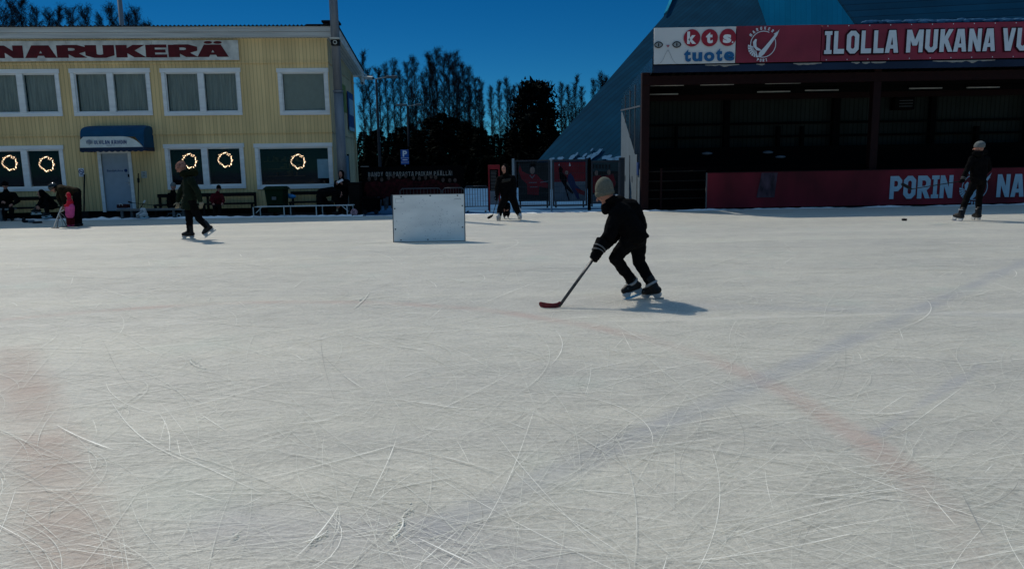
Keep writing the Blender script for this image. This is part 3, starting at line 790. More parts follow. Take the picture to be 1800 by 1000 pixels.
# windows
def curtain(mb, a, c, d, e, v, amp, seed):
    n = 60; vs = []
    for i in range(n + 1):
        u = a + (c - a) * i / n; o = amp * sin(i * .9 + seed) + amp * .6 * sin(i * 2.3 + seed * 2) + amp * 2 * mnoise.noise(V((u * 3, seed, 0)))
        vs += [(u, v + o * .4, e), (u, v + o, (d + e) / 2), (u, v + o * 1.5, d)]
    return mb.add(vs, [(3 * i + j, 3 * i + j + 1, 3 * i + j + 4, 3 * i + j + 3) for i in range(n) for j in (0, 1)])
for wi, (a, c, d, e, mu, k) in enumerate(ops):
    fr = MB(FB)
    fr.bevbox(a - .03, c + .03 if c < -.1 else c + .02, -.045, -.003, e - T, e + .02, .006)
    fr.bevbox(a, c, -.04, -.003, d, d + T, .006)
    fr.bevbox(a, a + T, -.035, -.003, d + T + .002, e - T - .002, .006); fr.bevbox(c - T, c, -.035, -.003, d + T + .002, e - T - .002, .006)
    if mu: fr.bevbox(mu - .10, mu + .10, -.037, .10, d + T + .002, e - T - .002, .006)
    ia, ic, id_, ie = a + T - .01, c - T + .01, d + T - .01, e - T + .01
    for (xa, xb) in ((ia, ia + .045), (ic - .045, ic)): fr.box(xa, xb, .012, .06, id_, ie)
    fr.box(ia + .045, ic - .045, .012, .06, id_, id_ + .05); fr.box(ia + .045, ic - .045, .012, .06, ie - .05, ie)
    fo = fr.build('window', M['trim'], club)
    halves = [(ia + .045, mu - .1), (mu + .1, ic - .045)] if mu else [(ia + .045, ic - .045)]
    for hi, (ha, hc) in enumerate(halves):
        MB(FB).quad((ha, .035, id_ + .05), (hc, .035, id_ + .05), (hc, .035, ie - .05), (ha, .035, ie - .05)).build('pane', M['glass'], fo)
        if k == 'up': curtain(MB(FB), ha, hc, id_, ie, .15, .012, wi * 3 + hi).build('curtain', M['curtain'], fo, smooth=True)
        if k == 'up1': MB(FB).quad((ha, .12, id_), (hc, .12, id_), (hc, .12, ie), (ha, .12, ie)).build('blind', M['blind'], fo)
    if k == 'low1':                           # things seen faintly inside, a pale poster on the glass
        rb = random.Random(3); sh = MB(FB)
        for zz in (.35, .62, .9): sh.box(ia + .1, ic - .9, .26, .30, id_ + zz * .9, id_ + zz * .9 + .025)
        for i in range(26):
            x = ia + .15 + rb.random() * (ic - ia - 1.2); z = id_ + rb.choice((.35, .62, .9)) * .9 + .026; sh.box(x, x + rb.uniform(.04, .12), .22, .29, z, z + rb.uniform(.06, .18))
        sh.build('shelf', mat('shelf_goods', (.05, .035, .025), .8, .1, var=.9, scale=7), fo)
        l_, t1 = FB.px(557, 280); r_, b1 = FB.px(582, 313)
        MB(FB).box(l_, r_, .026, .033, b1, t1).build('poster', M['poster_paper'], fo)
# door
dr = MB(FB)
dr.bevbox(DO[0], DO[0] + .11, -.04, -.003, DO[2], DO[3], .006); dr.bevbox(DO[1] - .11, DO[1], -.04, -.003, DO[2], DO[3], .006); dr.bevbox(DO[0] + .112, DO[1] - .112, -.04, -.003, DO[3] - .11, DO[3], .006)
dr.build('door_frame', M['trim'], club)
da, dc = DO[0] + .10, DO[1] - .10
dd = MB(FB).bevbox(da, dc, .03, .08, DO[2] + .01, DO[3] - .1, .006).build('door', M['door'], club)
mb = MB(FB)
l_, t1 = FB.px(187, 298.5); r_, b1 = FB.px(216, 303)
font_text(mb, 'Bandykulma', l_, r_, b1, t1, .0285, .02)
c_ = FB.px(220.5, 300); mb.disc((c_[0], .0285, c_[1]), .055, (1, 0, 0), (0, 0, 1))
mb.build('lettering', M['poster_navy'], dd)
lk = FB.px(226.5, 309)
MB(FB).bevbox(lk[0] - .04, lk[0] + .04, .0, .029, lk[1] - .05, lk[1] + .05, .006).build('lock_box', M['black'], dd)
hd = MB(FB); h_ = FB.px(226.5, 321)
hd.bevbox(h_[0] - .025, h_[0] + .025, .014, .029, h_[1] - .1, h_[1] + .1, .004); hd.tube([(h_[0], .014, h_[1]), (h_[0], -.035, h_[1]), (h_[0] - .11, -.035, h_[1])], .011, 8)
hd.build('handle', M['pale_metal'], dd)
# two boards on the side wall
for k, (va, vb, t1, b1, m_) in enumerate(((1.9, 3.5, 4.55, 3.55, 'poster_green'), (4.0, 5.9, 4.42, 3.05, 'poster_navy'))):
    q = MB(FB).box(.032, .06, va, vb, b1, t1).build('wall_board', M[m_], club)
    mm = MB(FB)
    if k == 0: mm.disc((.063, (va + vb) / 2, (t1 + b1) / 2), .3, (0, 1, 0), (0, 0, 1), 20)
    else:
        mm.box(.0605, .064, va, vb, b1 - .12, b1 + .02); mm.box(.0605, .064, va + .3, vb - .3, b1 + .5, t1 - .25)
    mm.build('picture', M['poster_paper'] if k else mat('olive_dark', (.09, .10, .02), .7, .2), q)
# conduits, meter cabinet and a downpipe on the side wall
cd = MB(FB)
for v in (1.1, 1.9): cd.tube([(.06, v, 1.95), (.06, v, 3.2), (.06, v - .5, 3.3)], .028, 8)
for z in (2.75, 2.85): cd.tube([(.06, .8, z), (.06, 2.6, z)], .02, 8)
cd.build('conduit', M['black'], club)
MB(FB).bevbox(.032, .2, .9, 2.3, .9, 1.92, .015).build('meter_cabinet', M['cabinet'], club)
MB(FB).tube([(.08, 3.0, .2), (.08, 3.0, 2.0)], .045, 8).build('hose', M['black'], club)
MB(FB).tube([(.07, 5.6, .0), (.07, 5.6, ZR - .1)], .04, 8).build('downpipe', M['side_boards'], club)

# NARUKERÄ sign above the windows
FS = Frame(FB.pt(0, -.04, 0), YAW)
sl_, sr_ = FS.px(-30, 90)[0], FS.px(420, 90)[0]
zt_, zb_ = FS.px(300, 71.5)[1], FS.px(300, 107)[1]
sgn = thing('name_sign', 'weathered white NARUKERÄ sign board under the clubhouse roof edge', 'sign', FS.pt((sl_ + sr_) / 2, 0, zb_))
mb = MB(FS); xx = [sl_] + [FS.px(q, 90)[0] for q in (118, 268)] + [sr_]
for a, c in zip(xx, xx[1:]): mb.bevbox(a + .004, c - .004, -.03, .0, zb_, zt_, .004)
mb.build('board', M['signboard'], sgn)
mb = MB(FS)
top, bot = FS.px(200, 80)[1], FS.px(200, 102)[1]
spans = (('N', -8, 40), ('A', 46, 98), ('R', 102, 151), ('U', 152, 200), ('K', 206, 255), ('E', 258, 294), ('R', 298, 346), ('A', 349, 400))
for ch, a, c in spans:
    block_text(mb, ch, FS.px(a, 90)[0], FS.px(c, 90)[0], bot, top, -.034, thick=.25)
for x in (366, 383):
    q = FS.px(x, 75.5); vs = [(q[0] + .135 * cos(2 * pi * i / 18), -.036, q[1] + .045 * sin(2 * pi * i / 18)) for i in range(18)]; mb.poly(vs)
mb.build('lettering', M['dark_red'], sgn)

# blue and white awning over the door
FA = Frame(FB.pt(0, 0, 0), YAW)
PR = .85
ca = FA.px(147, 222); cb = FA.px(250, 222)
fl, fr_ = FA.px(140.5, 258, -PR), FA.px(251, 258, -PR)
ztop = FA.px(197, 221.5)[1]; zb1 = FA.px(197, 241, -PR + .08)[1]; zb2 = FA.px(197, 259.5, -PR)[1]; zb3 = FA.px(197, 267.5, -PR)[1]
awn = thing('awning', 'rounded blue awning with a white lettered band above the grey door', 'awning', FA.pt((ca[0] + cb[0]) / 2, -.4, zb3))
prof = []
for i in range(11):
    a = i / 10 * pi / 2
    prof.append((-(PR - .08) * sin(a) ** .9, zb1 + (ztop - zb1) * cos(a) ** .75 if a < pi / 2 - .01 else zb1))
def wid(i):
    f = i / 10; k = max(0, 1 - f * 1.7) ** 2
    return fl[0] + .30 * k, fr_[0] + .03 - .30 * k
mb = MB(FA)
for i in range(10):
    a0, c0 = wid(i); a1, c1 = wid(i + 1); (v0, z0), (v1, z1) = prof[i], prof[i + 1]
    mb.quad((a0, v0, z0), (c0, v0, z0), (c1, v1, z1), (a1, v1, z1))
    for (q0, q1) in ((a0, a1), (c0, c1)): mb.quad((q0, v0, z0), (q1, v1, z1), (q1, 0, z1), (q0, 0, z0))
for q in (fl[0], fr_[0] + .03): mb.quad((q, prof[-1][0], zb1), (q, -PR, zb2), (q, 0, zb2), (q, 0, zb1))
mb.quad((fr_[0] - .25, prof[-1][0] - .001, zb1), (fr_[0] + .03, prof[-1][0] - .001, zb1), (fr_[0] + .03, -PR - .001, zb2), (fr_[0] + .02, -PR - .001, zb2))
mb.build('canopy', M['awning_blue'], awn)
vz = lambda z: prof[-1][0] - (PR + prof[-1][0]) * (zb1 - z) / (zb1 - zb2) - .006
mb = MB(FA)
n = 20; top = []
for i in range(n + 1):
    f = i / n; u = fl[0] + (fr_[0] - fl[0]) * f
    k = 1 - max(0, (f - .62) / .38) ** 2.6 * .96 if f > .62 else 1 - max(0, (.06 - f) / .06) ** 2 * .25
    z = zb2 + (zb1 + .015 - zb2) * k; top.append((u, vz(min(z, zb1)), z))
mb.poly([(q[0], vz(zb2), zb2) for q in (top[0], top[-1])] + top[::-1])
bnd = mb.build('white_band', M['awning_white'], awn)
mb = MB(FA)
def band_pt(x, y):
    u, z = FA.px(x, y, -PR + .03); return u, z
l_, t1 = band_pt(165.5, 247.2); r_, b1 = band_pt(223, 253.4)
block_text(mb, 'ULViLAN', l_, l_ + (r_ - l_) * .475, b1, t1, vz(t1) - .03, thick=.17)
block_text(mb, 'KAiHDiN', l_ + (r_ - l_) * .53, r_, b1, t1, vz(t1) - .03, thick=.17)
a1, t2 = band_pt(188, 254.8); c1, b2 = band_pt(203, 256.8); font_text(mb, 'kaihdin oy', a1, c1, b2, t2, vz(b2) - .02)
mb.build('lettering', M['poster_navy'], bnd)
mb = MB(FA); q = band_pt(157.5, 250.3)
for i in range(-2, 3):
    for s in (-1, 1):
        p = V((q[0] + i * .04, 0, q[1])); h = .085 - abs(i) * .018
        mb.quad((p.x - .012, vz(q[1]) - .03 - .0005 * (s + 2), q[1] - h), (p.x + .004, vz(q[1]) - .03 - .0005 * (s + 2), q[1] - h), (p.x + .012 * s + .012, vz(q[1]) - .03 - .0005 * (s + 2), q[1] + h), (p.x + .012 * s - .004, vz(q[1]) - .03 - .0005 * (s + 2), q[1] + h))
mb.build('emblem', mat('emblem_grey', (.16, .19, .25), .7, .2), bnd)
mb = MB(FA); n = 90; u0, u1 = fl[0] - .01, fr_[0] + .04; vs = []
for i in range(n + 1):
    u = u0 + (u1 - u0) * i / n; vs += [(u, -PR - .008, zb2 + .004), (u, -PR - .012, zb3 + .03 - .03 * abs(sin(pi * i / n * 11)))]
mb.add(vs, [(2 * i, 2 * i + 2, 2 * i + 3, 2 * i + 1) for i in range(n)])
mb.quad((u1, -PR - .008, zb2), (u1, 0, zb2), (u1, 0, zb3 + .02), (u1, -PR - .008, zb3 + .02)); mb.quad((u0, -PR - .008, zb2), (u0, 0, zb2), (u0, 0, zb3 + .02), (u0, -PR - .008, zb3 + .02))
mb.build('valance', M['navy'], awn)

# five lit wreaths hanging in the lower windows
def wreath(px, py, label, first=[None]):
    u, z = FB.px(px, py, -.02); loc = FB.pt(u, -.012, z)
    if first[0] is None:
        t = thing('light_wreath', label, 'wreath', loc, 'lit wreaths in the windows')
        F0 = Frame(loc, YAW); rnd = random.Random(8); ring = MB(F0)
        R_ = .222
        ring.tube([(R_ * cos(2 * pi * i / 36), 0, R_ * sin(2 * pi * i / 36)) for i in range(37)], .008, 6, cap=False)
        for i in range(90):
            a = rnd.uniform(0, 6.28); r = R_ + rnd.gauss(0, .025); ring.tube([(r * cos(a), 0, r * sin(a)), (r * cos(a) + rnd.gauss(0, .03), rnd.uniform(-.012, .012), r * sin(a) + rnd.gauss(0, .03))], .003, 4)
        ring.build('wreath_ring', M['wreath_green'], t)
        lt = MB(F0)
        for i in range(50):
            a = 2 * pi * i / 50 + rnd.gauss(0, .05); r = R_ + rnd.gauss(0, .019)
            lt.ell((r * cos(a), -.014 + rnd.uniform(-.008, .006), r * sin(a)), .011 * rnd.uniform(.5, 1.6), .010, .011 * rnd.uniform(.5, 1.6), None, 8)
        o = lt.build('light_string', M['bulb'], t, smooth=True)
        first[0] = t
        return t
    c = copy_tree(first[0]); c.location = loc; c['label'] = label
    return c
wreath(17, 286.5, 'lit wreath at the far left edge of the clubhouse windows')
wreath(82, 288.5, 'lit wreath in the right pane of the window left of the door')
wreath(333, 283, 'lit wreath behind the pink-hatted skater in the window right of the door')
wreath(396, 281, 'lit wreath above the seated child in the red jacket')
wreath(524, 284, 'lit wreath in the single wide window above the green bin')
# ------------------------------------------------------------------ the grandstand
YS, YB, YF = 23.3, 27.4, 22.85               # front posts, back wall, banner face
FS0 = Frame((0, YS, 0)); FBK = Frame((0, YB, 0)); FFR = Frame((0, YF, 0))
def xz(px, py, Y): q = P(px, py, Y); return q.x, q.z
XL = xz(1135, 260, YS)[0]; XR = 24.0
stand = thing('grandstand', 'dark roofed spectator stand with red steel posts beside the ice', 'grandstand', (12, YB, 0))
zroof_f = xz(1300, 128, YF)[1]; zroof_b = xz(1110, 180, YB)[1]
XV = xz(1151, 90, YF)[0]
# roof slab falling to the back, corrugated under-side
mb = MB()
mb.prism([(XV, YF + .14, zroof_f + .25), (XR, YF + .14, zroof_f + .25), (XR, YB + .3, zroof_b + .2), (XL, YB + .3, zroof_b + .2)], (0, 0, .08))
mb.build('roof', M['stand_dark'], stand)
mb = MB()
for i in range(80):
    x = XL + .1 + i * .25; mb.prism([(x, YF + .5, zroof_f + .10), (x + .10, YF + .5, zroof_f + .10), (x + .10, YB, zroof_b + .08), (x, YB, zroof_b + .08)], (0, 0, .03))
mb.build('roof_sheet', mat('roof_ribs', (.018, .016, .014), .8, .1), stand)
# steel: front posts, front beam, purlins, side verge
for px_ in (1134.5, 1537, 2000):
    x = xz(px_, 250, YS)[0]; MB().bevbox(x - .12, x + .12, YS, YS + .24, 0, zroof_f + .1, .01).build('post', M['frame_red'], stand)
MB().bevbox(XL - .1, XR, YS - .02, YS + .12, zroof_f - .28, zroof_f + .0, .01).build('beam', M['frame_red'], stand)
for f in (.3, .55, .8):
    y = YS + (YB - YS) * f; z = zroof_f + (zroof_b - zroof_f) * f
    MB().bevbox(XL, XR, y - .06, y + .06, z - .14, z + .06, .01).build('beam', M['frame_red'] if f > .6 else M['stand_dark'], stand)
MB().prism([(XV - .02, YF + .1, zroof_f + .06), (XV - .02, YF + .1, zroof_f + .50), (XL - .02, YB + .3, zroof_b + .32), (XL - .02, YB + .3, zroof_b - .05)], (-.03, 0, 0)).build('verge_board', M['stand_glass'], stand)
# back wall: corrugated panels between posts and rails
z1, z0 = xz(1300, 178, YB)[1], .0
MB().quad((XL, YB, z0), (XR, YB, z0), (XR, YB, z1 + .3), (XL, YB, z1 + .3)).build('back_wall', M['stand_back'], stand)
for px_, wd in ((1278, .10), (1370, .06), (1190, .04), (1412, .05), (1470, .12), (1640, .1), (1720, .06), (1810, .1)):
    x = xz(px_, 200, YB - .2)[0]; zt_ = z1 + .2 if wd > .07 else xz(px_, 222, YB - .2)[1]
    MB().bevbox(x - wd, x + wd, YB - .25, YB - .05, 0, zt_, .006).build('wall_post', M['stand_dark'], stand)
for py in (218, 241):
    z = xz(1300, py, YB - .15)[1]; MB().bevbox(XL, XR, YB - .2, YB - .02, z - .04, z + .04, .006).build('rail', M['stand_dark'], stand)
# terraces
mb = MB()
for k in range(6):
    mb.box(XL + .6, XR, 24.1 + k * .5, YB - .01, .05 + k * .32, .05 + (k + 1) * .32)
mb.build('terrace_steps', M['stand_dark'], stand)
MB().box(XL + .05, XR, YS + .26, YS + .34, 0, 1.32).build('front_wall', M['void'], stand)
for z in (.35, .62, .9, 1.2):
    MB().tube([(XL + .1, YS + .18, z), (xz(1243, 330, YS)[0], YS + .18, z)], .022, 8).build('rail', M['dark_wood'], stand)
MB().box(XL + .5, XL + .56, YS + .15, YS + .22, 0, 1.3).build('rail_post', M['frame_red'], stand)
# side wall: pale sheet triangle with doors below, dark glazing above
def side(pts): return [(XL - .12, y, z) for y, z in pts]
ztp = xz(1104, 205, YB)[1]
yb = YB + .25
MB().prism(side([(YS + .3, 0), (yb, 0), (yb, ztp + .3), (YS + .3, xz(1131, 300, YS)[1])]), (.05, 0, 0)).build('side_wall', M['stand_side'], stand)
MB().prism(side([(YS + .3, xz(1131, 300, YS)[1] + .003), (yb, ztp + .303), (yb, zroof_b + .1), (YS + .3, zroof_f - .05)]), (.05, 0, 0)).build('side_glazing', M['stand_glass'], stand)
mb = MB()
for f in (.25, .5, .75):
    y = YS + .3 + (yb - YS - .3) * f; zl = xz(1131, 300, YS)[1] * (1 - f) + (ztp + .3) * f; zh = (zroof_f - .05) * (1 - f) + (zroof_b + .1) * f
    mb.box(XL - .14, XL - .118, y - .02, y + .02, zl, zh)
mb.prism([(XL - .142, YS + .3, 3.2), (XL - .142, yb, 3.35), (XL - .142, yb, 3.4), (XL - .142, YS + .3, 3.25)], (.02, 0, 0))
mb.build('glazing_bar', M['grey_metal'], stand)
for a, c in ((24.1, 25.1), (25.6, 26.6)):
    d = MB().box(XL - .135, XL - .122, a, c, .22, 1.75).build('side_door', M['stand_side'], stand)
    MB().box(XL - .15, XL - .136, c - .14, c - .1, .85, 1.05).build('handle', M['black'], d)
    MB().box(XL - .139, XL - .1355, a - .025, a, .22, 1.75).build('door_gap', M['grey_metal'], d)
MB().bevbox(XL - .6, XL - .13, 24.3, 25.3, 0, .14, .01).build('side_step', M['stand_dark'], stand)
MB().box(XL - .16, XL - .125, 23.75, 24.0, 1.1, 1.5).build('side_notice', M['poster_navy'], stand)
# unlit tube lamps under the roof
LX = [(1142, 1202, 150.5), (1231, 1290, 149), (1345, 1407, 146.5), (1537, 1590, 141.5), (1722, 1781, 139), (1139, 1192, 166), (1331, 1389, 161.5), (1415, 1474, 159.0), (1598, 1656, 155.5), (1699, 1757, 154)]
t0 = None
for i, (a, c, py) in enumerate(LX):
    Yl = 24.2 if i < 5 else 25.4
    p0, p1 = P(a, py, Yl), P(c, py, Yl); cx_, z = (p0.x + p1.x) / 2, (p0.z + p1.z) / 2; hl = (p1.x - p0.x) / 2
    lb = 'thin pale tube lamp under the grandstand roof'
    t = thing('tube_lamp', lb, 'lamp', (cx_, Yl, z), 'tube lamps under the grandstand roof')
    MB().tube([(cx_ - hl, Yl, z), (cx_ + hl, Yl, z)], .021, 10).build('tube', M['tube'], t, smooth=True)
    mm = MB().bevbox(cx_ - hl - .02, cx_ + hl + .02, Yl - .04, Yl + .04, z + .026, z + .07, .006)
    for q in (cx_ - hl, cx_ + hl): mm.tube([(q, Yl, z + .06), (q, Yl, zroof_f + (zroof_b - zroof_f) * (Yl - YF) / (YB - YF) + .2)], .008, 6)
    mm.build('lamp_housing', M['stand_dark'], t)
vb = xz(1588, 182, YB - .3)
MB().bevbox(vb[0] - .35, vb[0] + .35, YB - .4, YB - .06, vb[1] - .22, vb[1] + .22, .01).build('wall_heater', M['stand_dark'], stand)
mb = MB()
for k in range(3): mb.box(vb[0] - .2, vb[0] + .28, YB - .415, YB - .402, vb[1] - .12 + k * .1, vb[1] - .10 + k * .1)
mb.build('slat', M['grey_metal'], stand)
# grey odds and ends lying on the terraces
rb = random.Random(2)
for (a, b_) in ((1243, 270), (1350, 268), (1372, 276)):
    q = P(a, b_, 24.6); 
    tag(MB().ell(q, .18, .1, .05, None, 10).build('cushion', M['poster_grey'], None, q), 'flat grey cushion on the dark stand terrace' if a == 1243 else ('small grey cushion right of the first dark post' if a == 1350 else 'lowest of the grey cushions on the stand terrace'), 'cushion', 'cushions on the terraces')

# upper banners: white advert, red emblem, red slogan
def emblem(mb, cx_, cz, R_, v):
    """ring with a sweeping wing-and-stick mark; frame coordinates"""
    n = 40
    mb.m(0)
    for i in range(n):
        a0, a1 = 2 * pi * i / n, 2 * pi * (i + 1) / n
        if radians(28) < a0 < radians(58): continue
        mb.quad(*[(cx_ + r * cos(a), v, cz + r * sin(a)) for r, a in ((R_, a0), (R_, a1), (R_ * .94, a1), (R_ * .94, a0))])
    def pl(pts, dv=.001): mb.poly([(cx_ + x * R_, v - dv, cz + y * R_) for x, y in pts])
    pl([(-.35, -.92), (-.30, -.62), (.1, -.22), (.95, .78), (1.22, 1.08), (1.05, .62), (.45, -.25), (.12, -.72), (-.15, -.95)])
    for k in range(7):                        # feathers
        a = radians(168 + k * 15.5)
        pl([(-.52 + .22 * cos(a), -.22 + .25 * sin(a)), (-.52 + .22 * cos(a + .16), -.22 + .25 * sin(a + .16)), (-.40 + .78 * cos(a + .20), -.18 + .80 * sin(a + .20)), (-.40 + .78 * cos(a), -.18 + .80 * sin(a))], .0015 + .0003 * k)
    pl([(-.80, .18), (-.62, .40), (-.50, .36), (-.54, .1), (-.50, -.2), (-.22, -.36), (-.1, -.5), (-.5, -.45), (-.75, -.15)], .004)
def arc_text(mb, s, cx_, cz, R_, a_mid, da, size, v, flip=False):
    n = len(s)
    for i, ch in enumerate(s):
        a = a_mid + (-(i - (n - 1) / 2) if not flip else (i - (n - 1) / 2)) * da
        g, W = glyph(ch)
        t = MB(); block_text(t, ch, -W * size / 2, W * size / 2, 0, size, 0, thick=.24)
        up = V((cos(a), sin(a))) if not flip else V((-cos(a), -sin(a))); rt = V((up.y, -up.x))
        o = V((cx_ + R_ * cos(a), cz + R_ * sin(a)))
        n0 = len(mb.v)
        mb.add([(o.x + rt.x * q.x + up.x * q.z, v + q.y, o.y + rt.y * q.x + up.y * q.z) for q in t.v], t.f)

def wavy_panel(mb, x0, x1, z0, z1, v, amp, nx=60, nz=8, seed=0, thick=.02):
    vs = []
    for i in range(nx + 1):
        for j in range(nz + 1):
            x = x0 + (x1 - x0) * i / nx; z = z0 + (z1 - z0) * j / nz
            e = sin(pi * j / nz)
            vs.append((x, v + .012 + amp * (mnoise.noise(V((x * 1.3, z * 2, seed))) + .5 * mnoise.noise(V((x * 3 + z * 2, z * 3, seed + 3)))) * (.3 + .7 * e), z))
    k = nz + 1
    mb.add(vs, [(i * k + j, (i + 1) * k + j, (i + 1) * k + j + 1, i * k + j + 1) for i in range(nx) for j in range(nz)])
    mb.box(x0, x1, v + .05, v + .07, z0 + .005, z1 - .005)
    return mb
def fz(px, py): return xz(px, py, YF)
x0, zt_ = fz(1150.5, 49.5); x1 = fz(1293, 80)[0]; zb_ = fz(1151, 113.5)[1]
z_top = (zt_ + fz(1292, 47)[1]) / 2
adv = thing('advert_banner', 'white advert banner with a cat face and kts tuote lettering', 'banner', ((x0 + x1) / 2, YF, zb_))
wavy_panel(MB(FFR), x0, x1, zb_, z_top, 0, .006, seed=2).build('cloth', M['banner_white'], adv, smooth=True)
VV = -.012
rd = MB(FFR)
for cx_ in (1216, 1247, 1279):
    c = fz(cx_ + .2, 67.5 if cx_ < 1230 else (67.2 if cx_ < 1260 else 66.5)); rd.disc((c[0], VV, c[1]), .248, (1, 0, 0), (0, 0, 1), 32)
rd.build('red_disc', M['kts_red'], adv)
lt = MB(FFR)
for s, a, c, t_, b_ in (('k', 1207.5, 1224, 56, 78), ('t', 1240.5, 1253, 57.5, 77), ('s', 1270.5, 1285.5, 61, 76.5), ('.', 1286, 1289, 73.5, 76.5)):
    q0, q1 = fz(a, b_), fz(c, t_); font_text(lt, s, q0[0], q1[0], q0[1], q1[1], VV - .004, .045)
lt.build('white_lettering', M['white'], adv)
lt = MB(FFR)
for s, a, c, t_, b_ in (('t', 1202, 1214.5, 87.5, 109.5), ('u', 1216.5, 1234.5, 92.5, 109), ('o', 1237, 1256, 92, 109), ('t', 1258, 1270, 85.5, 108.5), ('e', 1272, 1291, 91, 108)):
    q0, q1 = fz(a, b_), fz(c, t_); font_text(lt, s, q0[0], q1[0], q0[1], q1[1], VV - .004, .045)
lt.build('blue_lettering', M['kts_blue'], adv)
def almond(mb, c, rx, rz, v, n=20): mb.poly([(c[0] + rx * cos(2 * pi * i / n), v, c[1] + rz * (abs(sin(2 * pi * i / n)) ** 1.3) * (1 if i < n / 2 else -1)) for i in range(n)])
e1, e2 = fz(1157.5, 79.5), fz(1189.5, 79)
mb = MB(FFR)
for e in (e1, e2): almond(mb, e, .135, .095, VV - .002)
mb.build('cat_eye', M['black'], adv)
mb = MB(FFR)
for e in (e1, e2): almond(mb, e, .105, .065, VV - .005)
mb.build('cat_iris', M['cat_grey'], adv)
mb = MB(FFR)
for e in (e1, e2): almond(mb, (e[0], e[1]), .018, .055, VV - .008)
mb.build('cat_pupil', M['black'], adv)
c = fz(1174, 82)
mb = MB(FFR); mb.poly([(c[0] - .055, VV - .003, c[1] + .035), (c[0], VV - .003, c[1] - .045), (c[0] + .055, VV - .003, c[1] + .035)]); mb.build('cat_nose', M['pink'], adv)
mb = MB(FFR)
for s in (-1, 1):
    pts = [(c[0] + s * x, c[1] - z) for x, z in ((0, .10), (.07, .22), (.13, .36), (.22, .48), (.33, .52))]
    for (a, b_), (d, e) in zip(pts, pts[1:]): mb.quad((a - .006, VV - .0025, b_), (a + .006, VV - .0025, b_), (d + .006, VV - .0025, e), (d - .006, VV - .0025, e))
mb.build('cat_mouth', M['cat_grey'], adv)

x2, x3 = fz(1294.5, 80)[0], fz(1443, 80)[0]
zt2, zb2_ = fz(1370, 45.2)[1], fz(1370, 109.5)[1]
em = thing('emblem_banner', 'dark red banner with a round white winged club emblem', 'banner', ((x2 + x3) / 2, YF, zb2_))
wavy_panel(MB(FFR), x2, x3, zb2_, zt2, 0, .012, seed=5).build('cloth', M['banner_red'], em, smooth=True)
mb = MB(FFR); c = fz(1341, 78.5); emblem(mb, c[0], c[1], .385, VV - .012)
arc_text(mb, 'NARUKERÄ', c[0], c[1], .415, radians(92), radians(15), .088, VV - .012)
arc_text(mb, 'PORI', c[0], c[1], .505, radians(268), radians(10.5), .085, VV - .012, True)
mb.build('emblem', M['letter_white'], em)

x4 = fz(1444.5, 80)[0]; zt3, zb3_ = fz(1620, 41.5)[1], fz(1620, 105)[1]
slg = thing('slogan_banner', 'long dark red banner reading ILOLLA MUKANA in white capitals', 'banner', (10, YF, zb3_))
wavy_panel(MB(FFR), x4, XR, zb3_, zt3, 0, .010, nx=160, seed=8).build('cloth', M['banner_red'], slg, smooth=True)
spans = (('I', 1449, 1462), ('L', 1465.5, 1484), ('O', 1488, 1509.5), ('L', 1513.5, 1531.5), ('L', 1535.5, 1553.5), ('A', 1556, 1579), ('M', 1593, 1622), ('U', 1626, 1647.5), ('K', 1651.5, 1674.5), ('A', 1676, 1698.5), ('N', 1702, 1724), ('A', 1727.5, 1749), ('V', 1761, 1783), ('U', 1786.5, 1808))
zu, zd = fz(1600, 53.2)[1], fz(1600, 93)[1]
lt, sh = MB(FFR), MB(FFR)
for ch, a, c in spans:
    block_text(lt, ch, fz(a, 75)[0], fz(c, 75)[0], zd, zu, VV - .006)
    block_text(sh, ch, fz(a - 2, 75)[0], fz(c + 1, 75)[0], zd - .03, zu + .03, VV + .002, thick=.26)
sh.build('letter_shadow', mat('letter_outline', (.035, .006, .012), .7, .1), slg)
lt.build('lettering', M['letter_white'], slg)
mb = MB(FFR)
for i in range(24):
    x = x4 + .15 + i * .62
    for z in (zt3 - .035, zb3_ + .035): mb.disc((x, VV - .004, z), .016, (1, 0, 0), (0, 0, 1), 8)
mb.build('eyelet', M['letter_white'], slg)
# navy skirt and its torn upper edge along the bottom of the banners
mb = MB(FFR); za = fz(1300, 113.0)[1]; zb4 = fz(1300, 125.5)[1]
mb.box(x0, XR, .03, .08, zb4, za); mb.build('skirt_board', M['navy'], stand)
for a, c in ((1240, 1300), (1330, 1345), (1395, 1445), (1497, 1512), (1516, 1530), (1532, 1558), (1640, 1750)):
    p, q = fz(a, 112)[0], fz(c, 112)[0]; n = max(6, int((q - p) / .05)); vs = []
    for i in range(n + 1):
        x = p + (q - p) * i / n; h = .02 + .07 * max(0, .5 + mnoise.noise(V((x * 5, 3, 1)))) * sin(pi * i / n)
        vs += [(x, .026, za + .0), (x, .02 + .01 * (i % 2), za - h)]
    mb = MB(FFR); mb.add(vs, [(2 * i, 2 * i + 2, 2 * i + 3, 2 * i + 1) for i in range(n)])
    mb.build('torn_edge', M['torn'], stand)
MB().box(XV - .0, XR, YF + .09, YF + .13, zb4 + .02, zt3 + .02).build('banner_backing', M['stand_dark'], stand)

